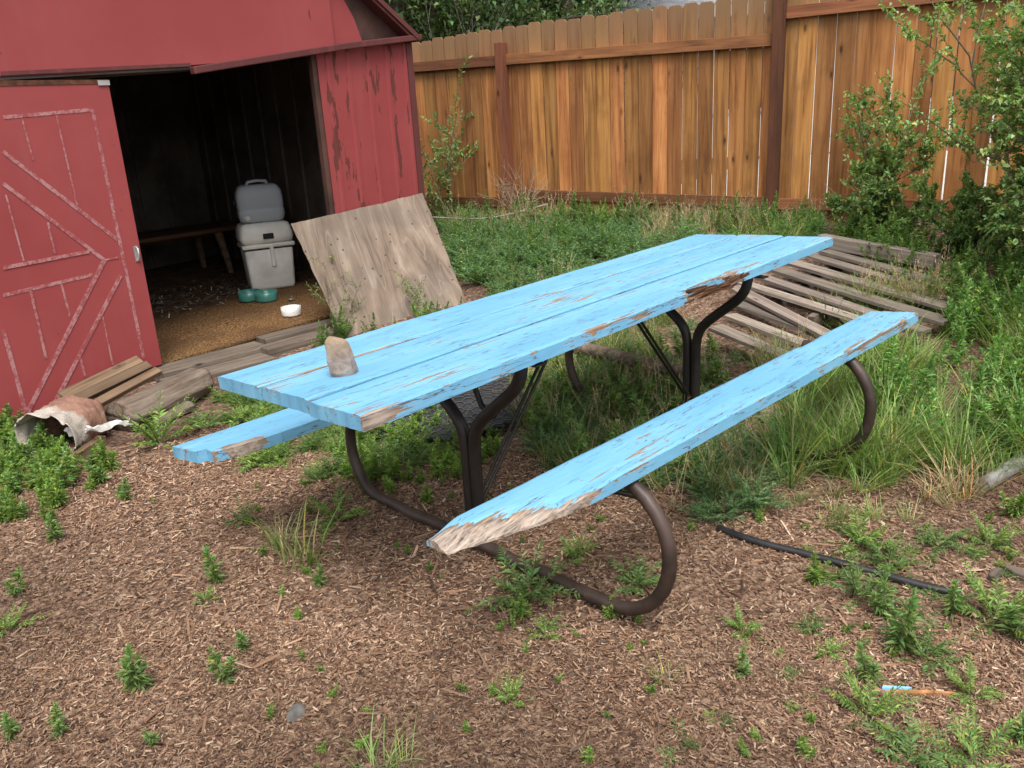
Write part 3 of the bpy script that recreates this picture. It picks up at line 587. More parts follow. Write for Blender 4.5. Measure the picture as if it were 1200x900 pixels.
def plank(name, s0, s1, l0, l1, z0, wear=None, redge=None, ledge=None, near=None, far=None, ns=220, nt=16, th=.040, seed=0, dip=None, extra=None):
    """plank between table-space edges; l0, l1 = (t at s0, t at s1) of its two long edges (left, right)"""
    L = s1 - s0; vt = []; wr = []
    S = np.linspace(0, 1, ns + 1)
    for s in S:
        a = l0[0] * (1 - s) + l0[1] * s; b = l1[0] * (1 - s) + l1[1] * s; d = s * L
        a += .0022 * float(fbm(d * 9, seed + .1, 3)) + (ledge(d) if ledge else 0); b -= abs(.0040 * float(fbm(d * 14, seed + .7, 4))) - .0 + (redge(d) if redge else 0)
        for k in range(nt + 1):
            q = k / nt; t = a + (b - a) * q; e = min(t - a, b - t)
            sd = d + (near(q) if near else 0) * (1 - s) ** 8 + (-(far(q)) if far else 0) * s ** 8 + (.004 * float(vn(q * 9, seed, 3)) * ((s == 0) or (s == 1)))
            z = .0014 * float(fbm(sd * 3, t * 60, seed)) - .004 * math.exp(-e / .003) + (dip(d, q) if dip else 0)
            vt.append((s0 + sd, t, z))
            w = .085 * math.exp(-e / .006) * (.25 + 1.3 * abs(float(vn(d * 3.5, seed + (q > .5) * 7, 2)))) + (wear(d, q) if wear else 0) + .02 * math.exp(-min(d, L - d) / .02); wr.append(w)
    ctr = (s0, .5 * (l0[0] + l1[0])); O = Vector(tp(s0, ctr[1], z0)); nW = nt + 1
    ax_ = Vector(TU) * 1.0 + Vector((0, 0, SU)); az_ = Vector((0, 0, 1)) - Vector(TU) * SU - Vector(TV) * SV
    PMt = frame_mat(O, ax_, az_)
    loc = [(x - s0, -(y - ctr[1]), z) for x, y, z in vt]
    mb = MB(); top = [(j * nW + i + 1, j * nW + i, (j + 1) * nW + i, (j + 1) * nW + i + 1) for j in range(ns) for i in range(nt)]
    top = [(f[1], f[0], f[3], f[2]) for f in top]
    bot = [(x, y, -th) for x, y, z in loc]; N0 = len(loc)
    mb.add(loc + bot, top + [tuple(reversed([i + N0 for i in f])) for f in top], c=wr + [k - .075 * (1 - float(ss(.06, .24, k))) for k in wr])
    bd = [i for i in range(nW)] + [j * nW + nt for j in range(1, ns + 1)] + [ns * nW + i for i in range(nt - 1, -1, -1)] + [j * nW for j in range(ns - 1, 0, -1)]
    side = [(bd[k], bd[(k + 1) % len(bd)], bd[(k + 1) % len(bd)] + N0, bd[k] + N0) for k in range(len(bd))]
    mb.f += side; mb.m += [0] * len(side); mb.smooth += [False] * len(side)
    o = mb.build(name, M['blue'], tb, M=tbI @ PMt, attr='wear')
    return o
cA, cB, cC, cD = t_px(254, 440, TZ), t_px(426, 487, TZ), t_px(978, 277, TZ), t_px(813, 274.5, TZ)
s_n = .5 * (cA[0] + cB[0]); s_f = .5 * (cC[0] + cD[0]); wn0, wn1 = cA[1], cB[1]; wf0, wf1 = cD[1], cC[1]
def edge(k): return (wn0 + (wn1 - wn0) * k / 3, wf0 + (wf1 - wf0) * k / 3)
nr0 = t_px(812, 341, TZ)[0] - s_n; nr1 = t_px(868, 318, TZ)[0] - s_n
def notch(d): return .060 * float(ss(nr0 - .01, nr0 + .03, d)) * (1 - float(ss(nr1 - .10, nr1 + .03, d))) + (.010 * float(fbm(d * 60, .2, 6)) if nr0 < d < nr1 else 0)
skew_n = lambda k0, k1: (lambda q: (cA[0] - s_n) + (cB[0] - cA[0]) * (k0 + (k1 - k0) * q) / 3)
skew_f = lambda k0, k1: (lambda q: -((cD[0] - s_f) + (cC[0] - cD[0]) * (k0 + (k1 - k0) * q) / 3))
G = .0035
for k in range(3):
    e0, e1 = edge(k), edge(k + 1)
    kw = {}
    if k == 2:
        kw = dict(redge=notch, wear=lambda d, q: .10 * math.exp(-((d - .04) / .07) ** 2) * (q > .75) + .14 * math.exp(-(min(abs(d - nr0), abs(d - nr1)) / .025) ** 2) * ss(.55, 1, q) + .04 * ss(.93, 1, q) * (d < nr0) + .025 * ss(.3, .8, q) * math.exp(-((d - .9) / .8) ** 2),
                  dip=lambda d, q: -.006 * float(ss(nr0 - .1, nr0 + .05, d)) * (1 - float(ss(nr1, nr1 + .25, d))) * ss(.5, 1, q))
    elif k == 0: kw = dict(dip=lambda d, q: .0, wear=lambda d, q: .012 * (q > .9))
    else: kw = dict(wear=lambda d, q: .015)
    o = plank('tabletop_plank', s_n + (0, .002, -.003)[k], s_f + (.0, .004, -.002)[k], (e0[0] + G, e0[1] + G), (e1[0] - G, e1[1] - G), TZ + (0, .001, -.002)[k], seed=k * 3 + 1, near=skew_n(k, k + 1), far=skew_f(k, k + 1), **kw)
    if k == 2:   # splintered rotten heartwood in the bite out of the edge
        for j in range(26):
            d = nr0 + (nr1 - nr0) * random.random(); L = random.uniform(.05, .16); y = -(e1[0] - (e0[0] + e1[0]) / 2) + random.uniform(.012, .07); z = -random.uniform(.004, .036)
            mb = MB(); mb.prism([(-L / 2, 0, 0), (-L * .1, random.uniform(.002, .006), 0), (L / 2, random.uniform(-.004, .004), 0), (-L * .1, -.004, 0)], (0, 0, -random.uniform(.003, .007)), (0, 0, random.uniform(.002, .006)))
            mb.build('splinter', M['rot'], o, M=Matrix.Translation((d, y, z)) @ Matrix.Rotation(random.uniform(-.15, .15), 4, 'Z') @ Matrix.Rotation(random.uniform(-.06, .06), 4, 'Y'))
# benches
b0 = t_px(498, 622, BZ); b1 = t_px(1030, 358, BZ); b2 = t_px(1077, 366, BZ)
m0 = t_px(690, 577, BZ)
r_slope = (b2[1] - m0[1]) / (b2[0] - m0[0]); rn = m0[1] - r_slope * (m0[0] - b0[0])
bl = b2[0] - b0[0]
def b_round(d): return .150 * (1 - float(ss(-.22, .50, d))) ** 1.3 + .012 * float(fbm(d * 30, .4, 3)) * (1 - float(ss(.2, .5, d)))
plank('bench_plank', b0[0], b2[0], (b0[1], b1[1]), (rn, b2[1]), BZ, redge=b_round, seed=20, ns=240,
      wear=lambda d, q: .34 * float(ss(.40, 1.0, q + .55 * (1 - float(ss(.0, .55, d))) - .46)) * (1 - float(ss(.30, .62, d))) + .22 * (1 - float(ss(.02, .10, d))) * float(ss(.08, .2, q)) + .014 + .03 * (q > .93),
      ledge=lambda d: .010 * float(ss(bl * .72, bl * .74, d)) * (1 - float(ss(bl * .76, bl * .86, d))), far=lambda q: .05 * (1 - q),
      dip=lambda d, q: -.030 * float(ss(.45, 1.0, q)) * (1 - float(ss(.12, .52, d))) - .024 * (1 - float(ss(.0, .11, d))) * (1 - .5 * q) + .006 * float(fbm(d * 8, q * 28, 5)) * float(ss(.35, .8, q)) * (1 - float(ss(.2, .5, d))))
l0 = t_px(206, 521, BZ); l1 = t_px(326, 475, BZ); lr = t_px(300, 505, BZ)
ls = (l1[1] - l0[1]) / (l1[0] - l0[0]); lw = .215
plank('bench_plank', l0[0], l0[0] + bl, (l0[1], l0[1] + .02), (l0[1] + lw, l0[1] + .02 + lw), BZ, redge=lambda d: .05 * (1 - float(ss(-.1, .20, d))) + .006 * float(fbm(d * 40, .1, 2)) * (d < .25), seed=31,
      wear=lambda d, q: .24 * float(ss(.80, .95, q)) * math.exp(-((d - .12) / .08) ** 2) + .05 * math.exp(-d / .010), near=lambda q: .03 * (q - .5) + .03 * (q > .8))
# bent pipe frames
RP = .021
def frame(sc, tl, tr, tc, zt_, dz=0.0, sk=0.0):
    """ground runner with C-bends up to both benches, and a Y of two pipes up to the tabletop"""
    fr = MB(); pts = []
    zb = BZ - .040 - .002; zc = RP + .0; rad = (zb - zc) / 2
    def P(s, t, z): return tbI @ Vector(tp(s, t, z - (SU * s + SV * t) * (1 - z / .45) if z < .45 else z))
    for k in range(15):
        an = -math.pi / 2 + math.pi * k / 14; pts.append((tr - .02 + .0 + math.cos(an) * .21, zc + rad + math.sin(an) * rad))
    pts += [(tr - .09, zb)]
    left = [(tl + .02 - math.cos(-math.pi / 2 + math.pi * k / 14) * .16, zc + rad + math.sin(-math.pi / 2 + math.pi * k / 14) * rad) for k in range(15)] + [(tl + .09, zb)]
    ns_ = 24; mid_ = [(left[0][0] + (pts[0][0] - left[0][0]) * k / ns_, zc + .004 * math.sin(k * 1.1)) for k in range(1, ns_)]
    full = list(reversed(left)) + mid_ + pts
    fr.tube([P(sc + sk * (t - tc), t, z + dz) for t, z in full], RP, 12)
    o = fr.build('frame', M['pipe'], tb)
    zt = TZ - .040
    for sg in (-1, 1):
        y = MB(); c = [(tc + sg * .021, RP), (tc + sg * .021, .30), (tc + sg * .022, .385), (tc + sg * .035, .43), (tc + sg * .07, .475), (tc + sg * .19, .565), (tc + sg * .235, .605), (tc + sg * .258, .65), (tc + sg * .262, zt - .002)]
        c2 = []
        for i in range(len(c) - 1): c2 += [tuple(np.array(c[i]) * (1 - q) + np.array(c[i + 1]) * q) for q in (0, .5)]
        c2.append(c[-1]); c2 = [c2[0]] + [tuple((np.array(c2[i - 1]) + 2 * np.array(c2[i]) + np.array(c2[i + 1])) / 4) for i in range(1, len(c2) - 1)] + [c2[-1]]
        y.tube([P(sc + sk * (t - tc), t, z + dz * (1 - z / zt)) for t, z in c2], RP, 12); y.build('upright', M['black'], o)
    MB().box(-.02, .02, -.34, .34, -.006, 0).build('top_bracket', M['black'], o, M=tbI @ frame_mat(tp(sc, tc, TZ - .0425), TU))
    return o, P
f1, PP = frame(.64, -.215, .965, .365, TZ)
f2, PP = frame(1.97, -.215, .965, .365, TZ, dz=.02)
for (sa, sb, fo) in ((.66, 1.14, f1), (1.95, 1.47, f2)):
    for dt in (-.012, .012): MB().tube([PP(sa, .365 + .0 + dt, .16), PP(sb, .365 + dt, TZ - .046)], .0065, 6).build('brace', M['black'], fo)
MB().tube([PP(1.27, -.16, .41), PP(1.27, -.235, .40), PP(1.27, -.29, .34), PP(1.27, -.295, .27), PP(1.27, -.26, .20), PP(1.27, -.18, .17)], .014, 8).build('bench_hook', M['black'], tb)
MB().tube([PP(.66, .90, .35), PP(.80, .985, .285)], .009, 6).build('bench_strut', M['black'], tb)

# ================================================================== small things
def blob(name, mat, size, seed, M0, rough=.12, sub=4, flat=None, parent=None, faceted=True, cuts=5):
    import bmesh
    bm = bmesh.new(); bmesh.ops.create_icosphere(bm, subdivisions=sub, radius=1.0); rg = np.random.default_rng(seed)
    pl = [(rg.normal(0, 1, 3), rg.uniform(.62, .9)) for _ in range(cuts)]; pl = [(n / np.linalg.norm(n), d) for n, d in pl]
    zmin = 0
    for v in bm.verts:
        p = np.array(v.co)
        for n, d in pl:
            e = p @ n - d
            if e > 0: p = p - n * e * .92
        p *= 1 + rough * float(fbm(p[0] * 2 + seed, p[1] * 2 + p[2] * 1.7, seed)) ; v.co = p * np.array(size)
    zmin = min(v.co.z for v in bm.verts)
    for v in bm.verts:
        v.co.z -= zmin
        if flat and v.co.z < flat: v.co.z = 0
    me = bpy.data.meshes.new(name); bm.to_mesh(me); bm.free(); me.materials.append(mat)
    me.polygons.foreach_set('use_smooth', [not faceted] * len(me.polygons))
    o = bpy.data.objects.new(name, me); col.objects.link(o); o.parent = parent; o.matrix_local = M0; return o
# standing stone on the tabletop
sr, tr_ = t_px(404, 439, TZ); pr = Vector(tp(sr, tr_, TZ))
def stone():
    import bmesh
    bm = bmesh.new(); secs = [(0, .034, .027), (.012, .038, .030), (.045, .039, .031), (.080, .037, .029), (.098, .032, .026), (.108, .022, .019)]
    ang = [0.2, 1.0, 1.75, 2.7, 3.6, 4.3, 5.4]; ring = []
    for z, rx, ry in secs: ring.append([bm.verts.new(((rx * math.cos(a) - z * .10 + random.uniform(-.004, .004)), ry * math.sin(a) + random.uniform(-.0035, .0035), z + .007 * math.cos(a + 2.9) * (z / .112) ** 2)) for a in ang])
    n = len(ang)
    for i in range(len(secs) - 1):
        for k in range(n): bm.faces.new((ring[i][k], ring[i][(k + 1) % n], ring[i + 1][(k + 1) % n], ring[i + 1][k]))
    bm.faces.new(ring[-1]); bm.faces.new(list(reversed(ring[0])))
    bmesh.ops.bevel(bm, geom=list(bm.edges), offset=.002, segments=2, affect='EDGES'); bmesh.ops.subdivide_edges(bm, edges=list(bm.edges), cuts=1)
    for v in bm.verts: v.co += Vector((vn(v.co.x * 90, v.co.z * 90, 1), vn(v.co.y * 90, v.co.z * 90, 2), 0)) * .003 * (v.co.z > .004)
    me = bpy.data.meshes.new('stone'); bm.to_mesh(me); bm.free(); me.materials.append(M['rock']); o = bpy.data.objects.new('stone', me); col.objects.link(o); return o
st = stone(); st.location = pr - Vector((0, 0, .001)); st.rotation_euler = (0, 0, .15); tag(st, 'tan and grey sandstone standing upright on the blue tabletop', 'stone')
# little grey stone in the mulch
p = on_ground(347, 838); o = blob('pebble', m_plain('grey_stone', (.095, .088, .082), .9, 0, .35, 30, .2), (.026, .033, .018), 4, Matrix.Translation((p[0], p[1], p[2] - .012)), sub=3); tag(o, 'small grey stone lying in the wood chips', 'stone')
for (px, py, sz, lab) in ((905, 492, (.07, .06, .05), 'grey rock in the grass beneath the bench plank'), (990, 452, (.09, .07, .05), 'pale rock in the grass at the end of the grey slat panel')):
    p = on_ground(px, py); o = blob('rock', M['rock'], sz, px, Matrix.Translation((p[0], p[1], p[2] - .02)), sub=3); tag(o, lab, 'rock')

def lump(name, mat, p, q, r, label, cat, seed=1, seg=48, n=36, rough=.20, M_=None, flat=.75):
    """log-like body from p to q lying on the ground"""
    p, q = Vector(p), Vector(q); d = q - p; L = d.length; mb = MB(); vs = []
    prof = [(0, 0)] + [(0, .97)] + [(i / (n - 1), 1) for i in range(1, n - 1)] + [(1, .95), (1, 0)]
    for u, k in prof:
        for j in range(seg):
            a = 2 * math.pi * j / seg; rr_ = r * k * (1 + rough * float(fbm(math.cos(a) * 1.5 + seed, math.sin(a) * 1.5 + u * 1.5, seed)) + rough * .5 * float(fbm(math.cos(a) * 6, math.sin(a) * 7 + u * .9, seed + 3)))
            vs.append((u * L + (.012 * float(vn(math.cos(a) * 2, math.sin(a) * 2, seed)) if u in (0, 1) else 0), rr_ * math.cos(a), rr_ * math.sin(a) * flat))
    m = len(prof); mb.add(vs, [(i * seg + j, i * seg + (j + 1) % seg, (i + 1) * seg + (j + 1) % seg, (i + 1) * seg + j) for i in range(m - 1) for j in range(seg)], smooth=True)
    o = mb.build(name, mat, None, M=frame_mat(p, d)); tag(o, label, cat); return o
pa, pb_ = on_ground(146, 506), on_ground(238, 462)
lump('firewood_log', M['log'], pa + [0, 0, .075], pb_ + [0, 0, .085], .105, 'thick grey weathered log lying on the ground before the sliding door', 'log', 3)
p = on_ground(205, 482); lump('bark_slab', M['log'], on_ground(180, 500) + [0, 0, .02], on_ground(222, 482) + [0, 0, .03], .05, 'split piece of grey log lying against the thick weathered log', 'log', 11, flat=.6)
# three scrap boards propped on the log
ob = {}
for (x0, y0, x1, y1, off, w, t, lab) in ((72, 463, 164, 420, .155, .058, .020, 'dark scrap board on the log, next to the red door'), (82, 470, 175, 426, .165, .052, .020, 'brown scrap board on the log, between the two other scrap boards'), (98, 479, 186, 432, .175, .046, .030, 'pale scrap board on the log, topmost and outermost of three')):
    pA, pB = Vector(on_z(x0, y0, off)), Vector(on_z(x1, y1, off + .045)); d = pB - pA
    o = MB().box(0, d.length, -w / 2, w / 2, -t, 0).build('scrap_board', M['scrap'], None, M=frame_mat(pA, d, (.40, -.50, .75 + .25 * (t > .025))), bevel=.002); tag(o, lab, 'board', 'scrap boards on the log')
# post-end piece in the weeds by the sack
pA, pB = Vector(on_ground(76, 548)), Vector(on_ground(120, 520)); o = MB().box(0, (pB - pA).length, -.03, .03, -.02, .045).build('wood_offcut', M['scrap'], None, M=frame_mat(pA, pB - pA), bevel=.003); tag(o, 'short tan timber offcut half hidden in weeds below the paper sack', 'timber')
# crumpled sack, lying open
def sack():
    p = Vector(on_ground(88, 520)); E = empty('feed_sack', p, math.radians(76)); tag(E, 'crumpled brown and white paper sack lying open by the red door', 'sack')
    nu, nv = 64, 34
    def pt(u, v, k):
        a = 2 * math.pi * u; x = .17 - .34 * v; cl = float(ss(0, .28, v)) ** .6; wy = (.10 + .045 * cl) * (.35 + .65 * cl); hz = .112 * cl * (1 - .18 * v) + .012
        cr = .030 * abs(float(vn(u * 13 + v * 5, v * 7, 3))) + .018 * abs(float(vn(u * 22 - v * 6, v * 15, 8))) + .012 * float(fbm(u * 9, v * 6, 12))
        y = wy * math.copysign(abs(math.cos(a)) ** .8, math.cos(a)) * (1 + .0 * k); z = hz + hz * math.copysign(abs(math.sin(a)) ** .8, math.sin(a)) - cr * 1.6 * (math.sin(a) > -.3)
        flare = float(ss(.82, 1.0, v)); y *= 1 + .10 * flare; z = z * (1 + .15 * flare * (math.sin(a) > 0)) - .03 * flare * (math.sin(a) > .5) * float(vn(u * 16, 2, 4) + .5)
        x -= .03 * float(vn(u * 12, 1, 7)) * flare
        return (x + .02 * float(vn(u * 8, v * 5, 15)), y + cr * .6 * math.sin(a * 3), max(-.006, z))
    vs = [pt(i / nu, j / nv, 0) for j in range(nv + 1) for i in range(nu)]
    mb = MB(); mb.add(vs, [(j * nu + (i + 1) % nu, j * nu + i, (j + 1) * nu + i, (j + 1) * nu + (i + 1) % nu) for j in range(nv) for i in range(nu)], smooth=True)
    o = mb.build('sack_body', M['sack'], E); md = o.modifiers.new('solid', 'SOLIDIFY'); md.thickness = .002
    mb = MB(); vs = []
    for j in range(7):
        for i in range(18): vs.append((-.02 - .004 * i + .012 * float(vn(i * .7, j, 3)), -.30 + .016 * i - .014 * j + .026 * float(vn(i * .6, j * .9, 5)), .135 + .012 * math.sin(i * .9 + j * .7) + .03 * float(vn(i * .5, j * .8, 7)) - .0026 * i))
    mb.add(vs, [(j * 18 + i, j * 18 + i + 1, (j + 1) * 18 + i + 1, (j + 1) * 18 + i) for j in range(6) for i in range(17)]); mb.build('torn_strip', m_plain('white_woven_plastic', (.50, .48, .45), .6, 0, .12, 20), E)
sack()
# hose, pipes
def gtube(name, pix, r, mat, label, cat, lift=0.0, n=6):
    P = [Vector(on_ground(*q)) + Vector((0, 0, r * .8 + lift)) for q in pix]; Q = []
    for i in range(len(P) - 1):
        for k in range(n):
            t = k / n; p0, p1, p2, p3 = P[max(i - 1, 0)], P[i], P[i + 1], P[min(i + 2, len(P) - 1)]
            Q.append(.5 * ((2 * p1) + (p2 - p0) * t + (2 * p0 - 5 * p1 + 4 * p2 - p3) * t * t + (3 * p1 - p0 - 3 * p2 + p3) * t ** 3))
    Q.append(P[-1]); o0 = Q[0].copy(); o = MB().tube([q - o0 for q in Q], r, 12).build(name, mat, None, M=Matrix.Translation(o0)); tag(o, label, cat); return o
gtube('garden_hose', [(842, 622), (868, 632), (900, 642), (940, 652), (985, 664), (1030, 676), (1080, 690), (1125, 700)], .0135, M['hose'], 'black garden hose lying across the wood chips beyond the bench', 'hose')
gtube('fallen_pole', [(655, 420), (800, 458)], .036, M['log'], 'weathered grey pole lying in the grass behind the table legs', 'pole', .07)
gtube('fallen_pipe', [(1150, 578), (1175, 562), (1215, 535), (1260, 505)], .028, M['galv'], 'smooth grey pipe lying in the grass beside the bushy weeds', 'pipe', .008)
# blue-painted splinter, and two chunks of wood
p = Vector(on_ground(1036, 812)); q = Vector(on_ground(1120, 815)); d = q - p; E = empty('painted_splinter', p); tag(E, 'long orange-brown wood splinter with a flake of blue paint in the wood chips', 'splinter')
MB().prism([(0, -.006, 0), (d.length * .35, -.009, 0), (d.length, -.004, 0), (d.length * .98, .001, 0), (d.length * .6, .004, 0), (d.length * .4, .003, 0), (.02, .004, 0)], (0, 0, .0), (0, 0, .010)).build('wood', m_plain('fresh_split_wood', (.36, .17, .07), .85, 0, .35, 40, .2), E, M=Matrix.Rotation(math.atan2(d.y, d.x), 4, 'Z'))
MB().prism([(-.005, .003, 0), (.055, .004, 0), (.068, .009, 0), (.0, .012, 0)], (0, 0, .004), (0, 0, .014)).build('paint_flake', m_plain('blue_flake', (.22, .53, .80), .6, 0, .1, 30), E, M=Matrix.Rotation(math.atan2(d.y, d.x), 4, 'Z'))
for (x0, y0, x1, y1, w, lab) in ((1160, 683, 1172, 672, .014, 'short tan chunk of split wood, the smaller of two at the edge of the weeds'), (1180, 668, 1204, 682, .016, 'long tan chunk of split wood, the larger of two at the edge of the weeds')):
    pA, pB = Vector(on_ground(x0, y0)), Vector(on_ground(x1, y1)); L = (pB - pA).length
    o = MB().prism([(0, -w, 0), (L * .5, -w * 1.15, 0), (L, -w * .6, 0), (L * .96, w * .8, 0), (L * .4, w, 0), (.01, w * .7, 0)], (0, 0, -.006), (0, 0, .022)).build('wood_chunk', M['greybrown'], None, M=frame_mat(pA, pB - pA), bevel=.004); tag(o, lab, 'wood chunk', 'wood chunks')

# black netting over a dark sheet, under the table
def netting():
    pp = [on_ground(*q)[:2] for q in ((428, 492), (520, 440), (600, 425), (618, 470), (600, 505), (520, 528), (450, 520))]; ctr = np.mean(pp, 0)
    E = empty('netting_sheet', (ctr[0], ctr[1], float(gz(*ctr)))); tag(E, 'rumpled dark grey sheet under black hexagonal netting beneath the table', 'netting')
    zc = float(gz(*ctr)); hgt = lambda x, y: float(gz(x, y)) + .03 + .06 * math.exp(-(((x - ctr[0]) / .35) ** 2 + ((y - ctr[1]) / .35) ** 2)) + .035 * float(fbm(x * 6, y * 6, 2))
    pts = np.array(pp); lo, hi = pts.min(0), pts.max(0)
    def inside(x, y):
        c = False; j = len(pp) - 1
        for i in range(len(pp)):
            if (pp[i][1] > y) != (pp[j][1] > y) and x < (pp[j][0] - pp[i][0]) * (y - pp[i][1]) / (pp[j][1] - pp[i][1]) + pp[i][0]: c = not c
            j = i
        return c
    st_ = .025; vs = {}; mb = MB(); V = []; Fc = []
    def vid(i, j):
        if (i, j) not in vs: x, y = lo[0] + i * st_, lo[1] + j * st_; vs[(i, j)] = len(V); V.append((x - ctr[0], y - ctr[1], hgt(x, y) - zc))
        return vs[(i, j)]
    for i in range(int((hi[0] - lo[0]) / st_)):
        for j in range(int((hi[1] - lo[1]) / st_)):
            if inside(lo[0] + (i + .5) * st_, lo[1] + (j + .5) * st_): Fc.append((vid(i, j), vid(i + 1, j), vid(i + 1, j + 1), vid(i, j + 1)))
    n0 = len(V); mb.add(V + [(x, y, z - .006) for x, y, z in V], Fc + [tuple(k + n0 for k in reversed(f)) for f in Fc], smooth=True); mb.build('sheet', M['tarp'], E)
    nb = MB(); s = .032
    for i in range(-1, int((hi[0] - lo[0]) / (1.5 * s)) + 2):
        for j in range(-1, int((hi[1] - lo[1]) / (.866 * 2 * s)) + 2):
            cx_, cy_ = lo[0] + i * 1.5 * s, lo[1] + (j + .5 * (i % 2)) * 1.732 * s
            for k in range(3):
                a0, a1 = math.pi / 3 * k, math.pi / 3 * (k + 1); A_, B_ = (cx_ + s * math.cos(a0), cy_ + s * math.sin(a0)), (cx_ + s * math.cos(a1), cy_ + s * math.sin(a1))
                if inside(*A_) and inside(*B_): nb.tube([(A_[0] - ctr[0], A_[1] - ctr[1], hgt(*A_) - zc + .004), (B_[0] - ctr[0], B_[1] - ctr[1], hgt(*B_) - zc + .004)], .0028, 4, caps=False)
    nb.build('hexagonal_mesh', m_plain('grey_plastic_mesh', (.060, .058, .058), .6, 0, .3, 30), E)
netting()

# collapsed slat panel
SL = [((984, 283), (1095, 313)), ((966, 294), (1118, 334)), ((945, 297), (1118, 347)), ((924, 305), (1130, 362)), ((906, 312), (1112, 376)), ((890, 321), (1085, 388)), ((864, 328), (1050, 388)), ((861, 354), (1000, 405)), ((855, 369), (985, 418)), ((838, 382), (960, 430))]
pc = Vector(on_ground(980, 350)); pan = empty('slat_panel', pc, 0); tag(pan, 'collapsed panel of weathered grey wooden slats lying in the weeds', 'slat panel')
for k, (a, b) in enumerate(SL):
    pA, pB = Vector(on_ground(*a, .13 + random.uniform(-.006, .006))), Vector(on_ground(*b, .10 + random.uniform(-.006, .006))); d = pB - pA; w = random.uniform(.092, .108)
    mb = MB(); L = d.length; nn = 10; lo_ = [(L * i / nn, -w / 2 + .004 * float(vn(i * .8, k, 2))) for i in range(nn + 1)]; hi_ = [(L * i / nn, w / 2 + .004 * float(vn(i * .8, k, 6))) for i in range(nn, -1, -1)]
    mb.prism([(x, y, .006 * math.sin(x * 2 + k)) for x, y in lo_ + hi_], (0, 0, -.019), (0, 0, 0)); mb.build('slat', M['grey'], pan, M=Matrix.Translation(-pc) @ frame_mat(pA, d, (random.uniform(-.05, .05), random.uniform(-.05, .05), 1)))
for (a, b) in (((905, 352), (1010, 288)), ((1000, 400), (1095, 318)), ((950, 372), (1055, 300))):
    pA, pB = Vector(on_ground(*a, .085)), Vector(on_ground(*b, .085)); d = pB - pA
    MB().box(0, d.length, -.02, .02, -.08, .005).build('stringer', M['greybrown'], pan, M=Matrix.Translation(-pc) @ frame_mat(pA, d))
pA, pB = Vector(on_ground(860, 335, .150)), Vector(on_ground(972, 392, .135)); d = pB - pA; o = MB().box(0, d.length, -.045, .045, -.019, 0).build('loose_slat', M['grey'], None, M=frame_mat(pA, d)); tag(o, 'loose grey slat lying askew across the collapsed slat panel', 'slat')
pA, pB = Vector(on_ground(963, 274, .20)), Vector(on_ground(1100, 298, .19)); d = pB - pA; o = MB().box(0, d.length, -.05, .03, -.085, 0).build('thick_plank', M['grey'], None, M=frame_mat(pA, d), bevel=.006); tag(o, 'thick grey timber resting on top of the collapsed slat panel', 'timber')
pA, pB = Vector(on_ground(800, 450, .05)), Vector(on_ground(850, 470, .05)); d = pB - pA; o = MB().box(0, d.length, -.05, .05, -.05, 0).build('grey_board', M['grey'], None, M=frame_mat(pA, d)); tag(o, 'short grey board in the grass behind the far table legs', 'board')

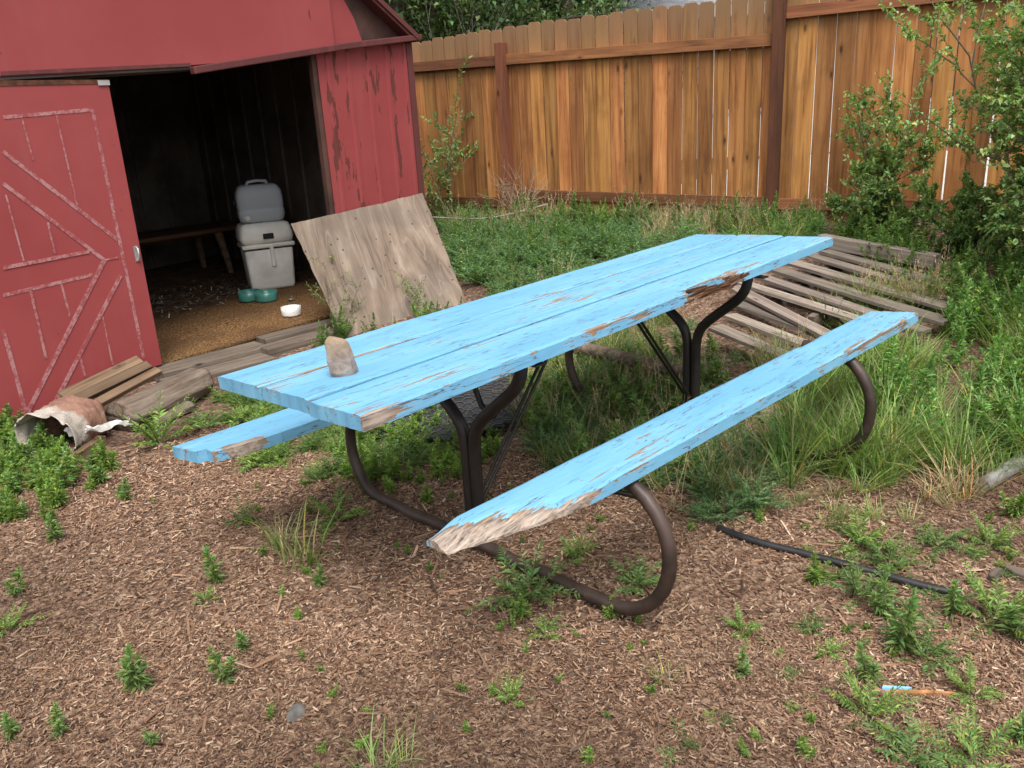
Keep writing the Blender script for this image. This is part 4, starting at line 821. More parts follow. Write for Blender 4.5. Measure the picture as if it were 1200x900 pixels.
# ================================================================== plants
def nrm(a): return a / np.maximum(np.linalg.norm(a, axis=-1, keepdims=True), 1e-9)
class Soup:
    """triangles with a colour per vertex"""
    def __init__(s): s.V = []; s.T = []; s.C = []; s.n = 0
    def put(s, V, T, C): s.V.append(V); s.T.append(T + s.n); s.C.append(C); s.n += len(V)
    def leaves(s, base, d, L, w, c, fold=.3, droop=.15, rg=RNG):
        n = len(base); d = nrm(d); side = nrm(np.cross(d, np.array([0, 0, 1.0]) + rg.normal(0, .35, (n, 3)))); up = np.cross(side, d)
        L = L[:, None]; w = w[:, None]; m = base + d * L * .45
        V = np.stack([base, m + side * w * .5 + up * w * fold, base + d * L - np.array([0, 0, 1.0]) * L * droop, m - side * w * .5 + up * w * fold], 1).reshape(-1, 3)
        k = np.arange(n)[:, None] * 4; T = np.concatenate([k + [0, 2, 1], k + [0, 3, 2]]); s.put(V, T, np.repeat(c, 4, 0)); return s
    def ovals(s, base, d, L, w, c, rg=RNG):
        """broad leaves: six corners"""
        n = len(base); d = nrm(d); side = nrm(np.cross(d, np.array([0, 0, 1.0]) + rg.normal(0, .6, (n, 3)))); up = np.cross(side, d); L = L[:, None]; w = w[:, None]
        V = np.stack([base, base + d * L * .3 + side * w * .45 + up * w * .15, base + d * L * .7 + side * w * .42 + up * w * .12, base + d * L, base + d * L * .7 - side * w * .42 + up * w * .12, base + d * L * .3 - side * w * .45 + up * w * .15], 1).reshape(-1, 3)
        k = np.arange(n)[:, None] * 6; T = np.concatenate([k + [0, 3, 1], k + [1, 3, 2], k + [0, 5, 3], k + [5, 4, 3]]); s.put(V, T, np.repeat(c, 6, 0)); return s
    def blades(s, base, d, L, w, bend, c):
        n = len(base); side = nrm(np.cross(d, bend + np.array([.01, .013, 0]))); rows = []
        for t, k in ((0, 1), (.4, .9), (.75, .6)):
            p = base + d * (L * t)[:, None] + bend * (L * t * t)[:, None]; rows += [p - side * (w * k * .5)[:, None], p + side * (w * k * .5)[:, None]]
        rows.append(base + d * L[:, None] + bend * L[:, None]); V = np.stack(rows, 1).reshape(-1, 3)
        k = np.arange(n)[:, None] * 7; T = np.concatenate([k + f for f in ([0, 1, 3], [0, 3, 2], [2, 3, 5], [2, 5, 4], [4, 5, 6])]); s.put(V, T, np.repeat(c, 7, 0)); return s
    def stems(s, p0, p1, r0, r1, c):
        n = len(p0); d = nrm(p1 - p0); a = nrm(np.cross(d, np.array([.31, .77, .2]))); b = np.cross(d, a); rows = []
        for p, r in ((p0, r0), (p1, r1)):
            for k in range(3): th = 2 * math.pi * k / 3; rows.append(p + (a * math.cos(th) + b * math.sin(th)) * np.asarray(r).reshape(-1, 1))
        V = np.stack(rows, 1).reshape(-1, 3); k = np.arange(n)[:, None] * 6
        T = np.concatenate([k + f for f in ([0, 1, 4], [0, 4, 3], [1, 2, 5], [1, 5, 4], [2, 0, 3], [2, 3, 5])]); s.put(V, T, np.repeat(c, 6, 0)); return s
    def arrays(s): return np.concatenate(s.V), np.concatenate(s.T), np.concatenate(s.C)
    def mesh(s, name, mat): V, T, C = s.arrays(); return np_mesh(name, V, T, mat, np.clip(C, 0, 1))
def hue(rg, n, base, var=.25, yel=.0):
    k = 1 + rg.normal(0, var, (n, 1)); c = np.array(base)[None] * np.clip(k, .4, 1.9); c[:, 0] *= 1 + rg.normal(0, .15, n) + yel; y_ = rg.uniform(0, 1, n) < (.03 if base[1] > .19 else 0); c[y_] = c[y_] * [2.0, 1.35, 1.0]; return np.clip(c, .004, .9)
def curve_pts(rg, p0, d, L, n, wob=.12, droop=0.0):
    P = [np.array(p0, float)]; d = np.array(d, float)
    for _ in range(n):
        d = nrm(d + rg.normal(0, wob, 3) - np.array([0, 0, droop])); P.append(P[-1] + d * L / n)
    return np.array(P)
def seg_stems(soup, P, r0, r1, c):
    n = len(P) - 1; r = np.linspace(r0, r1, n + 1); soup.stems(P[:-1], P[1:], r[:-1], r[1:], np.repeat(np.array([c]), n, 0))

GREEN, LIME, DARKG, GRASS, DRY = (.125, .205, .062), (.185, .285, .070), (.06, .115, .035), (.19, .26, .085), (.38, .30, .18)
def leafy(rg, h=.12, n=60, ll=.035, lw=.007, shoots=2, base=GREEN):
    """upright weed, narrow leaves all round the stem"""
    st_, lf = Soup(), Soup()
    for k in range(shoots):
        a = rg.uniform(0, 6.28); hh = h * (1 if k == 0 else rg.uniform(.5, .9)); d = (math.cos(a) * (.08 if k == 0 else .4), math.sin(a) * (.08 if k == 0 else .4), 1); P = curve_pts(rg, (0, 0, -.01), nrm(np.array(d)), hh + .01, 5, .07)
        seg_stems(st_, P, .0022, .0009, (.10, .12, .045)); m = int(n / (1 + .6 * k)); u = rg.uniform(.12, 1, m) ** .8; i = np.minimum((u * 5).astype(int), 4); f = (u * 5 - i)[:, None]; b = P[i] * (1 - f) + P[i + 1] * f
        th = rg.uniform(0, 6.28, m); el = np.interp(u, [.1, .7, 1], [.15, .6, 1.25]) + rg.normal(0, .2, m); dd = np.stack([np.cos(th) * np.cos(el), np.sin(th) * np.cos(el), np.sin(el)], 1)
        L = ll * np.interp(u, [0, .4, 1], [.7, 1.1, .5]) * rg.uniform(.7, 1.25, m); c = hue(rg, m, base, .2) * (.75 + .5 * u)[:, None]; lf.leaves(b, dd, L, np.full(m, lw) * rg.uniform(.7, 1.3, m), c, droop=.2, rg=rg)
    return st_, lf
def ferny(rg, nf=10, L=.12, base=GREEN, up=.8, pairs=14):
    """rosette of divided fronds"""
    st_, lf = Soup(), Soup()
    for k in range(nf):
        a = 6.28 * k / nf + rg.normal(0, .3); e = rg.uniform(up * .5, up * 1.5); P = curve_pts(rg, (0, 0, -.005), (math.cos(a) * math.cos(e), math.sin(a) * math.cos(e), math.sin(e)), L * rg.uniform(.6, 1.15), 6, .05, .10)
        seg_stems(st_, P, .0014, .0006, (.09, .12, .04)); m = pairs * 2; u = np.repeat(np.linspace(.2, .98, pairs), 2); i = np.minimum((u * 6).astype(int), 5); f = (u * 6 - i)[:, None]; b = P[i] * (1 - f) + P[i + 1] * f; t = nrm(P[i + 1] - P[i])
        sd = nrm(np.cross(t, [0, 0, 1.0])) * np.tile([1, -1], pairs)[:, None]; dd = sd * .8 + t * .6 + rg.normal(0, .18, (m, 3)); LL = L * .17 * np.interp(u, [.2, .5, 1], [.7, 1.1, .45]) * rg.uniform(.7, 1.2, m)
        lf.leaves(b, dd, LL, LL * .26, hue(rg, m, base, .22), droop=.1, rg=rg)
    return st_, lf
def grass(rg, n=45, L=.25, spread=.05, base=GRASS, dry=.12, stiff=.5):
    so = Soup(); r = spread * np.sqrt(rg.uniform(0, 1, n)); a = rg.uniform(0, 6.28, n); b = np.stack([r * np.cos(a), r * np.sin(a), np.full(n, -.008)], 1); a2 = a + rg.normal(0, .8, n); lean = rg.uniform(.08, .55, n)
    d = nrm(np.stack([np.cos(a2) * lean, np.sin(a2) * lean, np.ones(n)], 1)); bd = np.stack([np.cos(a2), np.sin(a2), -rg.uniform(.2, 1.3, n)], 1) * (rg.uniform(.1, .75, n) * (1 - stiff * .5))[:, None]
    c = hue(rg, n, base, .25); dm = rg.uniform(0, 1, n) < dry; c[dm] = hue(rg, int(dm.sum()), DRY, .25); so.blades(b, d, L * rg.uniform(.45, 1.15, n), rg.uniform(.003, .0055, n) * (L / .25) ** .5, bd, c); return so
def seedheads(rg, n=8, L=.4, base=DRY):
    so = Soup()
    for k in range(n):
        a = rg.uniform(0, 6.28); P = curve_pts(rg, (rg.normal(0, .03), rg.normal(0, .03), 0), (math.cos(a) * .35, math.sin(a) * .35, 1), L * rg.uniform(.5, 1.1), 6, .10, .03); seg_stems(so, P, .0016, .0008, hue(rg, 1, base, .2)[0])
        m = 14; u = rg.uniform(.45, 1, m); i = np.minimum((u * 6).astype(int), 5); b = P[i] + (P[i + 1] - P[i]) * (u * 6 - i)[:, None]; so.leaves(b, rg.normal(0, 1, (m, 3)) + [0, 0, .8], rg.uniform(.01, .035, m), np.full(m, .003), hue(rg, m, base, .25), rg=rg)
    return so
def join(*soups):
    out = Soup()
    for q in soups:
        for V, T, C in zip([np.concatenate(q.V)], [np.concatenate(q.T)], [np.concatenate(q.C)]): out.put(V, T, C)
    return out
rgp = np.random.default_rng(11)
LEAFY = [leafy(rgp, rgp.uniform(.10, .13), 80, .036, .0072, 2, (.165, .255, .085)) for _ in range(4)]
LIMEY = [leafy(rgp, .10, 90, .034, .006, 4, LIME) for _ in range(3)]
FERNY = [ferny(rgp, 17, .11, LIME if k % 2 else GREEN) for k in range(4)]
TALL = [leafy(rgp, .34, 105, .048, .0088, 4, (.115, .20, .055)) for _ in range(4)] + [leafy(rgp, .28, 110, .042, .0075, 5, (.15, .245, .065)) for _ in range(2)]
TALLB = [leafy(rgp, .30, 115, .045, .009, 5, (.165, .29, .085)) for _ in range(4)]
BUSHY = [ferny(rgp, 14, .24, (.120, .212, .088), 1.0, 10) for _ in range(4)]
GRS = [grass(rgp, 55, .30, .05) for _ in range(4)]; GRSL = [grass(rgp, 60, .36, .06, (.20, .295, .082), .08) for _ in range(3)]; GRSS = [grass(rgp, 40, .16, .045, GRASS, .25) for _ in range(3)]
GRSD = [grass(rgp, 45, .30, .06, (.30, .26, .14), .7) for _ in range(2)]; SEED = [seedheads(rgp) for _ in range(3)]
def full(pairs, stems=True): return [(join(*p) if stems else p[1]).arrays() if isinstance(p, tuple) else p.arrays() for p in pairs]
P_LEAFY, P_LIMEY, P_FERNY, P_TALL, P_BUSHY, P_GRS, P_GRSL, P_GRSS, P_GRSD, P_SEED = map(full, (LEAFY, LIMEY, FERNY, TALL, BUSHY, GRS, GRSL, GRSS, GRSD, SEED))
def in_poly(x, y, poly):
    c = np.zeros(len(x), bool); j = len(poly) - 1
    for i in range(len(poly)):
        xi, yi = poly[i][:2]; xj, yj = poly[j][:2]; t = ((yi > y) != (yj > y)) & (x < (xj - xi) * (y - yi) / (yj - yi + 1e-12) + xi); c ^= t; j = i
    return c
def blocked(x, y):
    a, b = shed_ab(x, y); f = 7.10 - (.5 * x + .866 * y); return ((a > S_LEFT - .1) & (a < S_RIGHT + .05) & (b > -.08) & (b < S_DEEP + .1)) | (np.abs(f) < .02)
def region(poly_px, n, rg, clump=0.0):
    poly = [on_ground(*p)[:2] for p in poly_px]; P = np.array(poly); lo, hi = P.min(0), P.max(0); X, Y = [], []; k = 0
    while k < n:
        x = rg.uniform(lo[0], hi[0], n * 3); y = rg.uniform(lo[1], hi[1], n * 3); m = in_poly(x, y, poly) & ~blocked(x, y)
        if clump: m &= rg.uniform(0, 1, len(x)) < np.clip(.5 + clump * fbm(x * 1.8, y * 1.8, 21), .03, 1)
        X.append(x[m]); Y.append(y[m]); k += m.sum()
    return np.concatenate(X)[:n], np.concatenate(Y)[:n]
def scatter(soup, protos, x, y, rg, s0=.7, s1=1.3, tilt=.12):
    which = rg.integers(0, len(protos), len(x)); z = gz(x, y)
    for k, (V, T, C) in enumerate(protos):
        i = np.where(which == k)[0]
        if not len(i): continue
        a = rg.uniform(0, 6.28, len(i)); s = rg.uniform(s0, s1, len(i)); t1, t2 = rg.normal(0, tilt, len(i)), rg.normal(0, tilt, len(i)); ca, sa = np.cos(a) * s, np.sin(a) * s
        W = np.empty((len(i), len(V), 3)); vx, vy, vz = V[:, 0][None], V[:, 1][None], V[:, 2][None]
        W[..., 0] = ca[:, None] * vx - sa[:, None] * vy + t1[:, None] * vz + x[i][:, None]; W[..., 1] = sa[:, None] * vx + ca[:, None] * vy + t2[:, None] * vz + y[i][:, None]; W[..., 2] = s[:, None] * vz + z[i][:, None]
        Tt = (T[None] + (np.arange(len(i)) * len(V))[:, None, None]).reshape(-1, 3); soup.put(W.reshape(-1, 3), Tt, (C[None] * rg.uniform(.75, 1.25, (len(i), 1, 1))).reshape(-1, 3))
wd, gr, dr = Soup(), Soup(), Soup(); rg = np.random.default_rng(5)
BACK = [(560, 352), (505, 262), (560, 246), (700, 250), (960, 252), (965, 285), (860, 330), (760, 350), (650, 385)]
MIDDLE = [(600, 470), (660, 405), (800, 372), (870, 420), (960, 470), (890, 560), (840, 600), (740, 590), (640, 560)]
RIGHT = [(905, 560), (930, 480), (1010, 430), (1120, 385), (1330, 400), (1420, 560), (1180, 560), (1080, 570), (960, 585)]
P_BUSHY = full(BUSHY, False); P_FERNY = full(FERNY, False); P_LIMEY = full(LIMEY, False); P_TALL = full(TALL, False); P_TALLB = full(TALLB, False)
# dense, along the fence and behind the table
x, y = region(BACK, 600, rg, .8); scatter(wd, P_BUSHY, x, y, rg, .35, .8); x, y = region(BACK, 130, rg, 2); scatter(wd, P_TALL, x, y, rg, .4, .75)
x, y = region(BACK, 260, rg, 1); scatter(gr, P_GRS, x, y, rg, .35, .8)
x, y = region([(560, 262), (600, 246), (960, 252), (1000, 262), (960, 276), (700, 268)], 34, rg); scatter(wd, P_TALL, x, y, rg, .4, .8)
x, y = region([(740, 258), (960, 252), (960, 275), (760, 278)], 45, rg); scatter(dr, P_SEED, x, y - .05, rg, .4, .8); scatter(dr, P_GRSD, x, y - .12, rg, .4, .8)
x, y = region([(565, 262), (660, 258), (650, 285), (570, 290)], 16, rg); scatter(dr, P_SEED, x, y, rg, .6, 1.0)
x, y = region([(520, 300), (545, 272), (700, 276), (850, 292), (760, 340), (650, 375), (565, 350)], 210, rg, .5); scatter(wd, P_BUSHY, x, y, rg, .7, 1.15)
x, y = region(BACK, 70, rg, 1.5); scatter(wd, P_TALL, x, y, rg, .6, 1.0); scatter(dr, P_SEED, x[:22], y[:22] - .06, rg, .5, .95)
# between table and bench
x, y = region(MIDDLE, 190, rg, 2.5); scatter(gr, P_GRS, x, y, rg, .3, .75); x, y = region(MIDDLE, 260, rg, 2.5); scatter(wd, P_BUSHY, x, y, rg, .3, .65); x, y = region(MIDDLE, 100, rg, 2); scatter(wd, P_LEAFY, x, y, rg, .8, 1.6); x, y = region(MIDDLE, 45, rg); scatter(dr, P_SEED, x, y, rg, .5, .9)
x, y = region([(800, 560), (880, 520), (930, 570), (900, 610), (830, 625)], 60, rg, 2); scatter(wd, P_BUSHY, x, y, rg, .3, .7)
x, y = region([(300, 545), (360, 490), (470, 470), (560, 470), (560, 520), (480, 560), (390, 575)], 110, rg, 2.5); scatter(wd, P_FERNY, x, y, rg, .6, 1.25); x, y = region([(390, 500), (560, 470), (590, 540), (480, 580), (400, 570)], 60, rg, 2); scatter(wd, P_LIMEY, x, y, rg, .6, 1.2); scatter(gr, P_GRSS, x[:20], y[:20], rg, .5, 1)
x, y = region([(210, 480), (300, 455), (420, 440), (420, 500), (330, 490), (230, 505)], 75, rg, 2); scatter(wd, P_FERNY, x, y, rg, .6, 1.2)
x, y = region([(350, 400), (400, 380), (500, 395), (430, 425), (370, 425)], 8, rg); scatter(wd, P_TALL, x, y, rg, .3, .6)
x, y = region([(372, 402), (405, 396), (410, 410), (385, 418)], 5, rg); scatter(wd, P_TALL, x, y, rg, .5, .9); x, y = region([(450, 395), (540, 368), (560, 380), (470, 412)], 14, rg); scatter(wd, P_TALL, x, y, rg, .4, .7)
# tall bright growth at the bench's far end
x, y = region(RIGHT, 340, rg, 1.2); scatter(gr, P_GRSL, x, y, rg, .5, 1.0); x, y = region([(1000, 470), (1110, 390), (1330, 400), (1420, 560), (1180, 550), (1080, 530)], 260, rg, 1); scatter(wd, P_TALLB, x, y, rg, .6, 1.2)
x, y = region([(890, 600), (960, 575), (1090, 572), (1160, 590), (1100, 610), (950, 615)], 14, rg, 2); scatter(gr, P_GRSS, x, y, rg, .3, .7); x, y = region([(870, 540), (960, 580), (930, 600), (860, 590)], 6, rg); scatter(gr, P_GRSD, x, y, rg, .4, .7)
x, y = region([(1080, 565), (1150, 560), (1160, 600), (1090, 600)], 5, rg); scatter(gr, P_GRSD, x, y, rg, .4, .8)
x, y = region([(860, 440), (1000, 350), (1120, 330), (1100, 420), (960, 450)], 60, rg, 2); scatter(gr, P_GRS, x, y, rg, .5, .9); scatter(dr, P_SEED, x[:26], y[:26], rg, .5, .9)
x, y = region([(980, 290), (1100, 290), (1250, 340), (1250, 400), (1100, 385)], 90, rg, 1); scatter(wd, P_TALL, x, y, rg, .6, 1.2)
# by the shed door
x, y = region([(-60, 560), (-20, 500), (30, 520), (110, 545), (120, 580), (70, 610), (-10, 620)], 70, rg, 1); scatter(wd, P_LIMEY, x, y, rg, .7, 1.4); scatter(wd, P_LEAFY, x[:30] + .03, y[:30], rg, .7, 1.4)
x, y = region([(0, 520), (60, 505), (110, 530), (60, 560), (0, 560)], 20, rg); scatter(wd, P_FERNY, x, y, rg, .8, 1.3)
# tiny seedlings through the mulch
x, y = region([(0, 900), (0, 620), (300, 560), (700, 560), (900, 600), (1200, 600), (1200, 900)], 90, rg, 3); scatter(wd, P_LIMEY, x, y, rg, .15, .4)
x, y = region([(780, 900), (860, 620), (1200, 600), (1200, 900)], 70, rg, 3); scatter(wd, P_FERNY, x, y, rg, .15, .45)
tag(np_obj('weeds', wd.mesh('weeds', M['leaf'])), 'dense low green weeds covering the ground round the table and along the fence', 'weeds', kind='stuff')
tag(np_obj('grass', gr.mesh('grass', M['leaf'])), 'long green grass growing round the benches and pole', 'grass', kind='stuff')
tag(np_obj('dry_grass', dr.mesh('dry_grass', M['stem'])), 'dry tan grass and seed stalks at the foot of the fence', 'grass', kind='stuff')

# single weeds in the wood chips
KINDS_W = dict(leafy=(LEAFY, 'leafy_weed', 'small upright weed with narrow green leaves growing alone in the wood chips', 'upright weeds in the wood chips'),
    lime=(LIMEY, 'feathery_weed', 'small bushy bright lime-green weed in the wood chips', 'bright weeds in the wood chips'), ferny=(FERNY, 'ferny_weed', 'low spreading weed with divided ferny leaves in the wood chips', 'ferny weeds in the wood chips'), grass=(None, 'grass_tuft', 'tuft of thin green and straw-coloured grass in the wood chips', 'grass tufts in the wood chips'))
MESH = {}
for k, (pr_, nm, lab, grp) in KINDS_W.items():
    if pr_: MESH[k] = [(a.mesh('stem', M['stem']), b.mesh('leaves', M['leaf'])) for a, b in pr_]
MESH['grass'] = [(q.mesh('grass_tuft', M['leaf']),) for q in GRSS]
SINGLE = [(165, 808, 62, 'leafy'), (262, 803, 46, 'leafy'), (285, 763, 34, 'leafy'), (255, 682, 46, 'leafy'), (65, 635, 36, 'leafy'), (22, 697, 32, 'leafy'), (146, 588, 32, 'leafy'), (376, 688, 30, 'leafy'), (15, 866, 34, 'leafy'), (68, 862, 34, 'leafy'), (180, 873, 24, 'leafy'), (12, 738, 24, 'ferny'),
    (128, 552, 40, 'lime'), (186, 520, 42, 'ferny'), (240, 500, 30, 'ferny'), (300, 545, 26, 'ferny'), (955, 682, 36, 'lime'), (868, 792, 34, 'leafy'), (1018, 800, 48, 'leafy'), (1053, 765, 72, 'leafy'), (1085, 772, 36, 'ferny'), (1016, 838, 40, 'ferny'), (1068, 895, 42, 'ferny'), (1145, 895, 42, 'ferny'), (1192, 870, 40, 'leafy'), (600, 822, 24, 'ferny'),
    (617, 700, 56, 'ferny'), (612, 725, 34, 'lime'), (716, 724, 28, 'lime'), (676, 655, 26, 'ferny'), (748, 685, 32, 'ferny'), (690, 893, 22, 'lime'), (890, 612, 18, 'lime'), (1165, 728, 46, 'ferny'), (1190, 750, 60, 'leafy'), (1035, 722, 52, 'leafy'), (1010, 700, 40, 'ferny'), (1008, 640, 34, 'ferny'), (1040, 660, 34, 'ferny'), (1138, 815, 28, 'ferny'), (1115, 722, 46, 'leafy'), (945, 888, 24, 'lime'), (1100, 640, 30, 'ferny'),
    (870, 740, 22, 'ferny'), (950, 740, 20, 'ferny'), (500, 590, 26, 'lime'), (460, 545, 30, 'lime'), (395, 610, 34, 'ferny'), (285, 612, 22, 'ferny'), (240, 705, 14, 'ferny'), (348, 660, 72, 'grass'), (330, 640, 50, 'grass'), (440, 905, 60, 'grass'), (470, 900, 40, 'grass'), (778, 798, 36, 'grass'), (640, 745, 22, 'ferny'), (1185, 605, 34, 'lime'), (1160, 640, 28, 'ferny')]
NAT = dict(leafy=.135, lime=.115, ferny=.085, grass=.15)
LAND = [('beside the black hose', [(900, 642), (985, 664), (1080, 690), (1125, 700)], .28), ('by the blue-flaked splinter', [(1040, 812), (1100, 815)], .30), ('near the small grey stone', [(347, 838)], .45), ('under the pipe bend of the bench', [(745, 715), (640, 680)], .32), ('near the thin grass tuft', [(348, 660)], .35), ('by the paper sack and log', [(90, 540), (170, 510)], .40), ('beside the two wood chunks', [(1180, 675)], .30), ('near the blue bench end by the shed', [(230, 560), (300, 560)], .40)]
for k, (px, py, hp_, kind) in enumerate(SINGLE):
    p = on_ground(px, py); dist = math.sqrt(p[0] ** 2 + p[1] ** 2 + (p[2] - H) ** 2); s = hp_ * dist / F / NAT[kind] * 1.05; _, nm, lab, grp = KINDS_W[kind]; ms = MESH[kind][k % len(MESH[kind])]
    if kind == 'grass': E = np_obj(nm, ms[0])
    else:
        E = empty(nm)
        for me in ms: np_obj(me.name.split('.')[0], me, E)
    for ph, pts, rad_ in LAND:
        if min(np.linalg.norm(on_ground(*q)[:2] - p[:2]) for q in pts) < rad_ and not (kind == 'grass' and 'tuft' in ph): lab = lab.replace(' growing alone', '').replace(' in the wood chips', '') + ' ' + ph; grp = grp.split(' in ')[0] + ' ' + ph; break
    E.location = p; E.rotation_euler = (0, 0, random.uniform(0, 6.28)); E.scale = (s * random.uniform(.9, 1.1), s * random.uniform(.9, 1.1), s); tag(E, lab, 'weed' if kind != 'grass' else 'grass tuft', grp)

# ---- shrubs
def shrub(name, label, base, stems, h, spread, rg, leafL=.028, leafW=.018, base_c=GREEN, dens=26, levels=2, lean=(0, 0), group=None, bare=.15, oval=True, cat='shrub', stem_c=(.16, .125, .085), rad=.010):
    st_, lf = Soup(), Soup(); E = empty(name, base)
    tag(E, label, cat, group)
    def grow(P, r, lev, L):
        seg_stems(st_, P, r, r * .35, stem_c); n = len(P) - 1
        if lev > 0:
            for _ in range(int(rg.integers(5, 9))):
                u = rg.uniform(bare, 1); i = min(int(u * n), n - 1); p = P[i] + (P[i + 1] - P[i]) * (u * n - i); t = nrm(P[i + 1] - P[i]); d = nrm(t * .7 + nrm(rg.normal(0, 1, 3)) * .8 + [0, 0, .25]); grow(curve_pts(rg, p, d, L * rg.uniform(.28, .5), 5, .16), r * .45, lev - 1, L * .5)
        m = int(dens * (1 if lev == 0 else .5)); u = rg.uniform(.1 if lev == 0 else bare + .15, 1, m); i = np.minimum((u * n).astype(int), n - 1); b = P[i] + (P[i + 1] - P[i]) * (u * n - i)[:, None] + rg.normal(0, .004, (m, 3)); d = nrm(rg.normal(0, 1, (m, 3)) + nrm(P[i + 1] - P[i]) * .7 + [0, 0, .15]); LL = leafL * rg.uniform(.55, 1.3, m)
        (lf.ovals if oval and leafL > .03 else lf.leaves)(b, d, LL, leafW * LL / leafL, hue(rg, m, base_c, .25), rg=rg)
    for k in range(stems):
        a = rg.uniform(0, 6.28); q = rg.uniform(.1, 1) * spread; d = nrm(np.array([math.cos(a) * q + lean[0], math.sin(a) * q + lean[1], 1.0])); hh = h * rg.uniform(.6, 1.05); grow(curve_pts(rg, (rg.normal(0, .04), rg.normal(0, .04), -.03), d, hh, 8, .10), rad * rg.uniform(.6, 1.1), levels, hh)
    np_obj('stems', st_.mesh('stems', M['stem']), E); np_obj('foliage', lf.mesh('foliage', M['leaf']), E); return E
r2 = np.random.default_rng(21)
def gpt(px, py): p = on_ground(px, py); return (p[0], p[1], p[2])
def near_fence(px, off):
    q = on_vert(px, 215, fence(0, -off, 0), FD); return (q[0], q[1], float(gz(q[0], q[1])))
shrub('sapling', 'slender upright sapling with sparse small leaves before the fence beside the shed', near_fence(521, .40), 4, 1.28, .10, r2, .044, .018, (.17, .24, .08), 36, 1, bare=.12, rad=.010, cat='sapling')
shrub('sapling', 'short thin sapling of small leaves at the shed corner by the fence', near_fence(505, .45), 3, .85, .16, r2, .038, .016, (.17, .24, .08), 26, 1, bare=.15, rad=.007, cat='sapling')
shrub('round_shrub', 'small rounded green shrub with bare lower stems against the fence boards', near_fence(1022, .32), 5, .86, .30, r2, .036, .016, (.17, .26, .08), 17, 2, bare=.35, rad=.012)
RB = gpt(1275, 350)
shrub('leafy_bush', 'large dense leafy green bush overhanging the slat panel and hiding the fence end', RB, 23, 1.72, .19, r2, .030, .018, (.25, .36, .135), 54, 2, lean=(-.03, 0), bare=.12, rad=.014, cat='bush')
shrub('leafy_bush', 'upright green bush between the large bush and the fence boards', gpt(1232, 318), 11, 1.5, .14, r2, .030, .018, (.23, .34, .12), 44, 2, bare=.1, rad=.012, cat='bush')
shrub('leafy_bush', 'lower dense leafy green bush behind the slat panel by the fence', gpt(1150, 305), 10, .62, .7, r2, .026, .015, (.23, .34, .115), 40, 2, bare=.1, rad=.009, cat='bush')
shrub('leafy_bush', 'low green bush between the rounded shrub and the thick grey timber', near_fence(1035, .75), 8, .42, 1.0, r2, .035, .016, (.13, .20, .065), 18, 2, bare=.1, rad=.006, cat='bush')
shrub('leafy_bush', 'tall leafy bush rising beyond the pipe at the yard edge', gpt(1370, 400), 10, 1.6, .4, r2, .036, .022, (.14, .21, .07), 18, 2, bare=.1, rad=.012, cat='bush')
shrub('tall_weed', 'tall thin feathery green weed standing against the plywood sheet edge', gpt(398, 394), 3, .62, .12, r2, .030, .006, (.17, .24, .085), 22, 1, oval=False, bare=.15, rad=.004, cat='weed')
shrub('tall_weed', 'thin green weed in front of the lower middle of the plywood sheet', gpt(500, 372), 3, .34, .3, r2, .028, .006, (.17, .24, .085), 16, 1, oval=False, bare=.15, rad=.003, cat='weed')
# dead twiggy brush by the fence post
def brush(name, label, base, n, h, rg, c=(.33, .25, .17), sp=.8):
    so = Soup(); E = None
    for k in range(n):
        a = rg.uniform(0, 6.28); P = curve_pts(rg, (rg.normal(0, .008), rg.normal(0, .008), -.02), (math.cos(a) * sp * rg.uniform(.1, 1), math.sin(a) * sp * rg.uniform(.1, 1), 1), h * rg.uniform(.5, 1.05), 7, .16); seg_stems(so, P, .004, .0012, c)
        for _ in range(5):
            i = int(rg.integers(2, 7)); seg_stems(so, curve_pts(rg, P[i], nrm(P[i] - P[i - 1]) + rg.normal(0, .6, 3), h * rg.uniform(.12, .35), 4, .2), .002, .0008, c)
    o = np_obj(name, so.mesh(name, M['stem'])); o.location = base; tag(o, label, 'brush'); return o
brush('dead_brush', 'tangle of dry bare twigs at the foot of the fence post', near_fence(606, .35), 26, .62, r2)
brush('dead_brush', 'dry pale bare twigs under the small rounded shrub by the fence', near_fence(1022, .42), 22, .5, r2, (.36, .30, .25))
gtube('dead_stick', [(505, 273), (560, 276), (600, 270), (642, 258)], .008, M['twig'], 'bent bare grey stick lying on the weeds before the fence', 'stick', .14)

# ---- trees beyond the fence
def tree(name, label, base, h, cr, cz0, n, rg, leaf=.10, c=DARKG, conifer=False):
    E = empty(name, base); tag(E, label, 'tree', 'trees beyond the fence'); tr = MB(); P = curve_pts(rg, (0, 0, -.2), (0, 0, 1), h * .9, 8, .04); tr.tube(P, list(np.linspace(.16, .03, 9)), 9)
    cl = []
    for k in range(26):
        u = rg.uniform(cz0 / h, .95); a = rg.uniform(0, 6.28); i = min(int(u * 8), 7); p = P[i] + (P[i + 1] - P[i]) * (u * 8 - i); rad = cr * ((1.05 - u) if conifer else math.sqrt(max(.08, 1 - ((u - .5) / .55) ** 2))) * rg.uniform(.7, 1.1)
        Q = curve_pts(rg, p, (math.cos(a), math.sin(a), -.05 if conifer else .45), rad, 5, .12); tr.tube(Q, list(np.linspace(.035, .008, 6)), 5); cl += [Q[j] for j in range(1, 6)]
    tr.build('trunk', M['bark'], E); cl = np.array(cl); i = rg.integers(0, len(cl), n); b = cl[i] + rg.normal(0, .26, (n, 3)) * [1, 1, .75]; tone = rg.uniform(.55, 1.45, len(cl))[i][:, None]
    lf = Soup(); LL = leaf * rg.uniform(.6, 1.3, n); lf.leaves(b, rg.normal(0, 1, (n, 3)) + [0, 0, -.2], LL, LL * (.28 if conifer else .6), hue(rg, n, c, .25) * tone, rg=rg); np_obj('crown', lf.mesh('crown', M['leafd']), E)
r3 = np.random.default_rng(33)
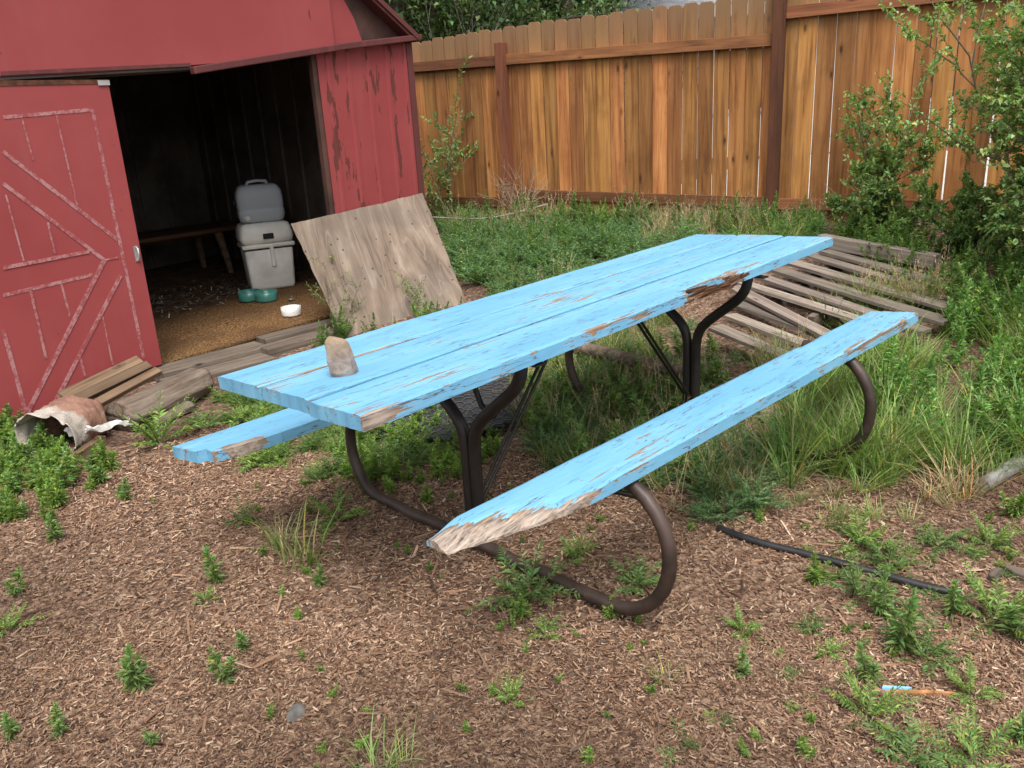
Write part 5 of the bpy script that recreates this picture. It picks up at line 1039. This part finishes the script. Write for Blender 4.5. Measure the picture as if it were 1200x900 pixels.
def far(px, dist): d = ray(px, 100); t = dist / d[1]; return (d[0] * t, dist, .35)
for (px, D, h, cr, z0, n, lf_, c, con, lab) in ((470, 12.6, 7.0, 2.3, .8, 14000, .085, (.075, .125, .045), False, 'dark broadleaf tree beyond the fence next to the shed roof edge'), (560, 13.0, 7.5, 2.3, .9, 15000, .085, (.10, .155, .055), False, 'leafy mid-green tree beyond the fence above the first post'),
    (655, 14.0, 8.0, 2.4, .8, 15000, .09, (.065, .11, .042), False, 'dark tree beyond the fence next to the grey roof'), (600, 19.0, 12, 4.2, .8, 16000, .15, (.05, .085, .035), True, 'tall dark conifer standing behind the broadleaf trees'), (420, 20.0, 12, 4.2, .8, 14000, .15, (.05, .085, .035), True, 'tall dark conifer behind the shed roof'), (740, 22.0, 13, 4.5, .8, 14000, .16, (.05, .085, .035), True, 'tall dark conifer behind the white-sided house'), (510, 17, 9, 3.2, .4, 18000, .13, (.055, .095, .038), False, 'shaded dense tree behind the nearer broadleaf trees'), (640, 18, 9, 3.4, .4, 18000, .13, (.055, .095, .038), False, 'shaded dense tree behind the house corner and the nearer trees'), (560, 26, 13, 5.5, .3, 16000, .22, (.045, .078, .034), True, 'broad far conifer closing the gap between the other trees')):
    tree('background_tree', lab, far(px, D), h, cr, z0, n, r3, lf_, c, con)
pb2 = far(522, 11.6); brush('dead_branch', 'bare grey dead branches showing before the dark trees beyond the fence', (pb2[0], pb2[1], .4), 16, 3.8, r3, (.24, .22, .20), .35)

# ================================================================== wood chips
def chips(n, poly_px, rg, lmin, lmax, soup):
    x, y = region(poly_px, n, rg); z = gz(x, y) + rg.uniform(-.001, .009, n); a = rg.uniform(0, 6.28, n); el = rg.normal(0, .28, n); L = rg.uniform(lmin, lmax, n) * rg.uniform(.5, 1.2, n); w = L * rg.uniform(.06, .21, n) + .0011; w = np.minimum(w, .0075)
    d = np.stack([np.cos(a) * np.cos(el), np.sin(a) * np.cos(el), np.sin(el)], 1); s = np.stack([-np.sin(a), np.cos(a), rg.normal(0, .35, n)], 1); u = np.array([0, 0, 1.0]); c = np.stack([x, y, z], 1)
    l2 = (L / 2)[:, None]; w2 = (w / 2)[:, None]; th = (w * .35 + .0006)[:, None]
    V = np.stack([c - d * l2 - s * w2, c + d * l2 * rg.uniform(.7, 1, (n, 1)) - s * w2, c + d * l2 * .93 + u * th, c - d * l2 * .93 + u * th, c - d * l2 * rg.uniform(.7, 1, (n, 1)) + s * w2, c + d * l2 + s * w2], 1).reshape(-1, 3)
    k = np.arange(n)[:, None] * 6; T = np.concatenate([k + f for f in ([0, 1, 2], [0, 2, 3], [3, 2, 5], [3, 5, 4])])
    pal = np.array([(.055, .034, .025), (.115, .068, .046), (.165, .100, .068), (.215, .138, .094), (.27, .185, .130), (.33, .245, .180), (.43, .345, .265), (.10, .078, .064)]); q = rg.choice(len(pal), n, p=[.07, .13, .19, .21, .18, .12, .05, .05]); C = pal[q] * rg.uniform(.75, 1.32, (n, 1)) * [1.03, .94, .86]
    damp = np.clip(.84 + .95 * fbm(x * .9 + 4, y * .9, 44), .48, 1.12)[:, None]; soup.put(V, T, np.repeat(C * damp, 6, 0))
cs = Soup(); rc = np.random.default_rng(77)
chips(74000, [(-120, 1000), (-120, 740), (1320, 740), (1320, 1000)], rc, .006, .021, cs)
chips(66000, [(-160, 760), (-160, 600), (150, 540), (500, 520), (850, 560), (1350, 560), (1350, 760)], rc, .007, .025, cs)
chips(12000, [(100, 620), (100, 540), (240, 490), (520, 430), (860, 470), (900, 600)], rc, .014, .036, cs)
chips(12000, [(1320, 1000), (1350, 560), (1750, 560), (1750, 1000)], rc, .009, .028, cs)
chips(170, [(0, 900), (0, 640), (1200, 640), (1200, 900)], rc, .045, .085, cs)
chips(160, [(0, 900), (0, 600), (1200, 600), (1200, 900)], rc, .09, .17, cs)
tag(np_obj('wood_chips', cs.mesh('wood_chips', M['chip'])), 'brown wood-chip mulch strewn over the yard', 'wood chips', kind='stuff')
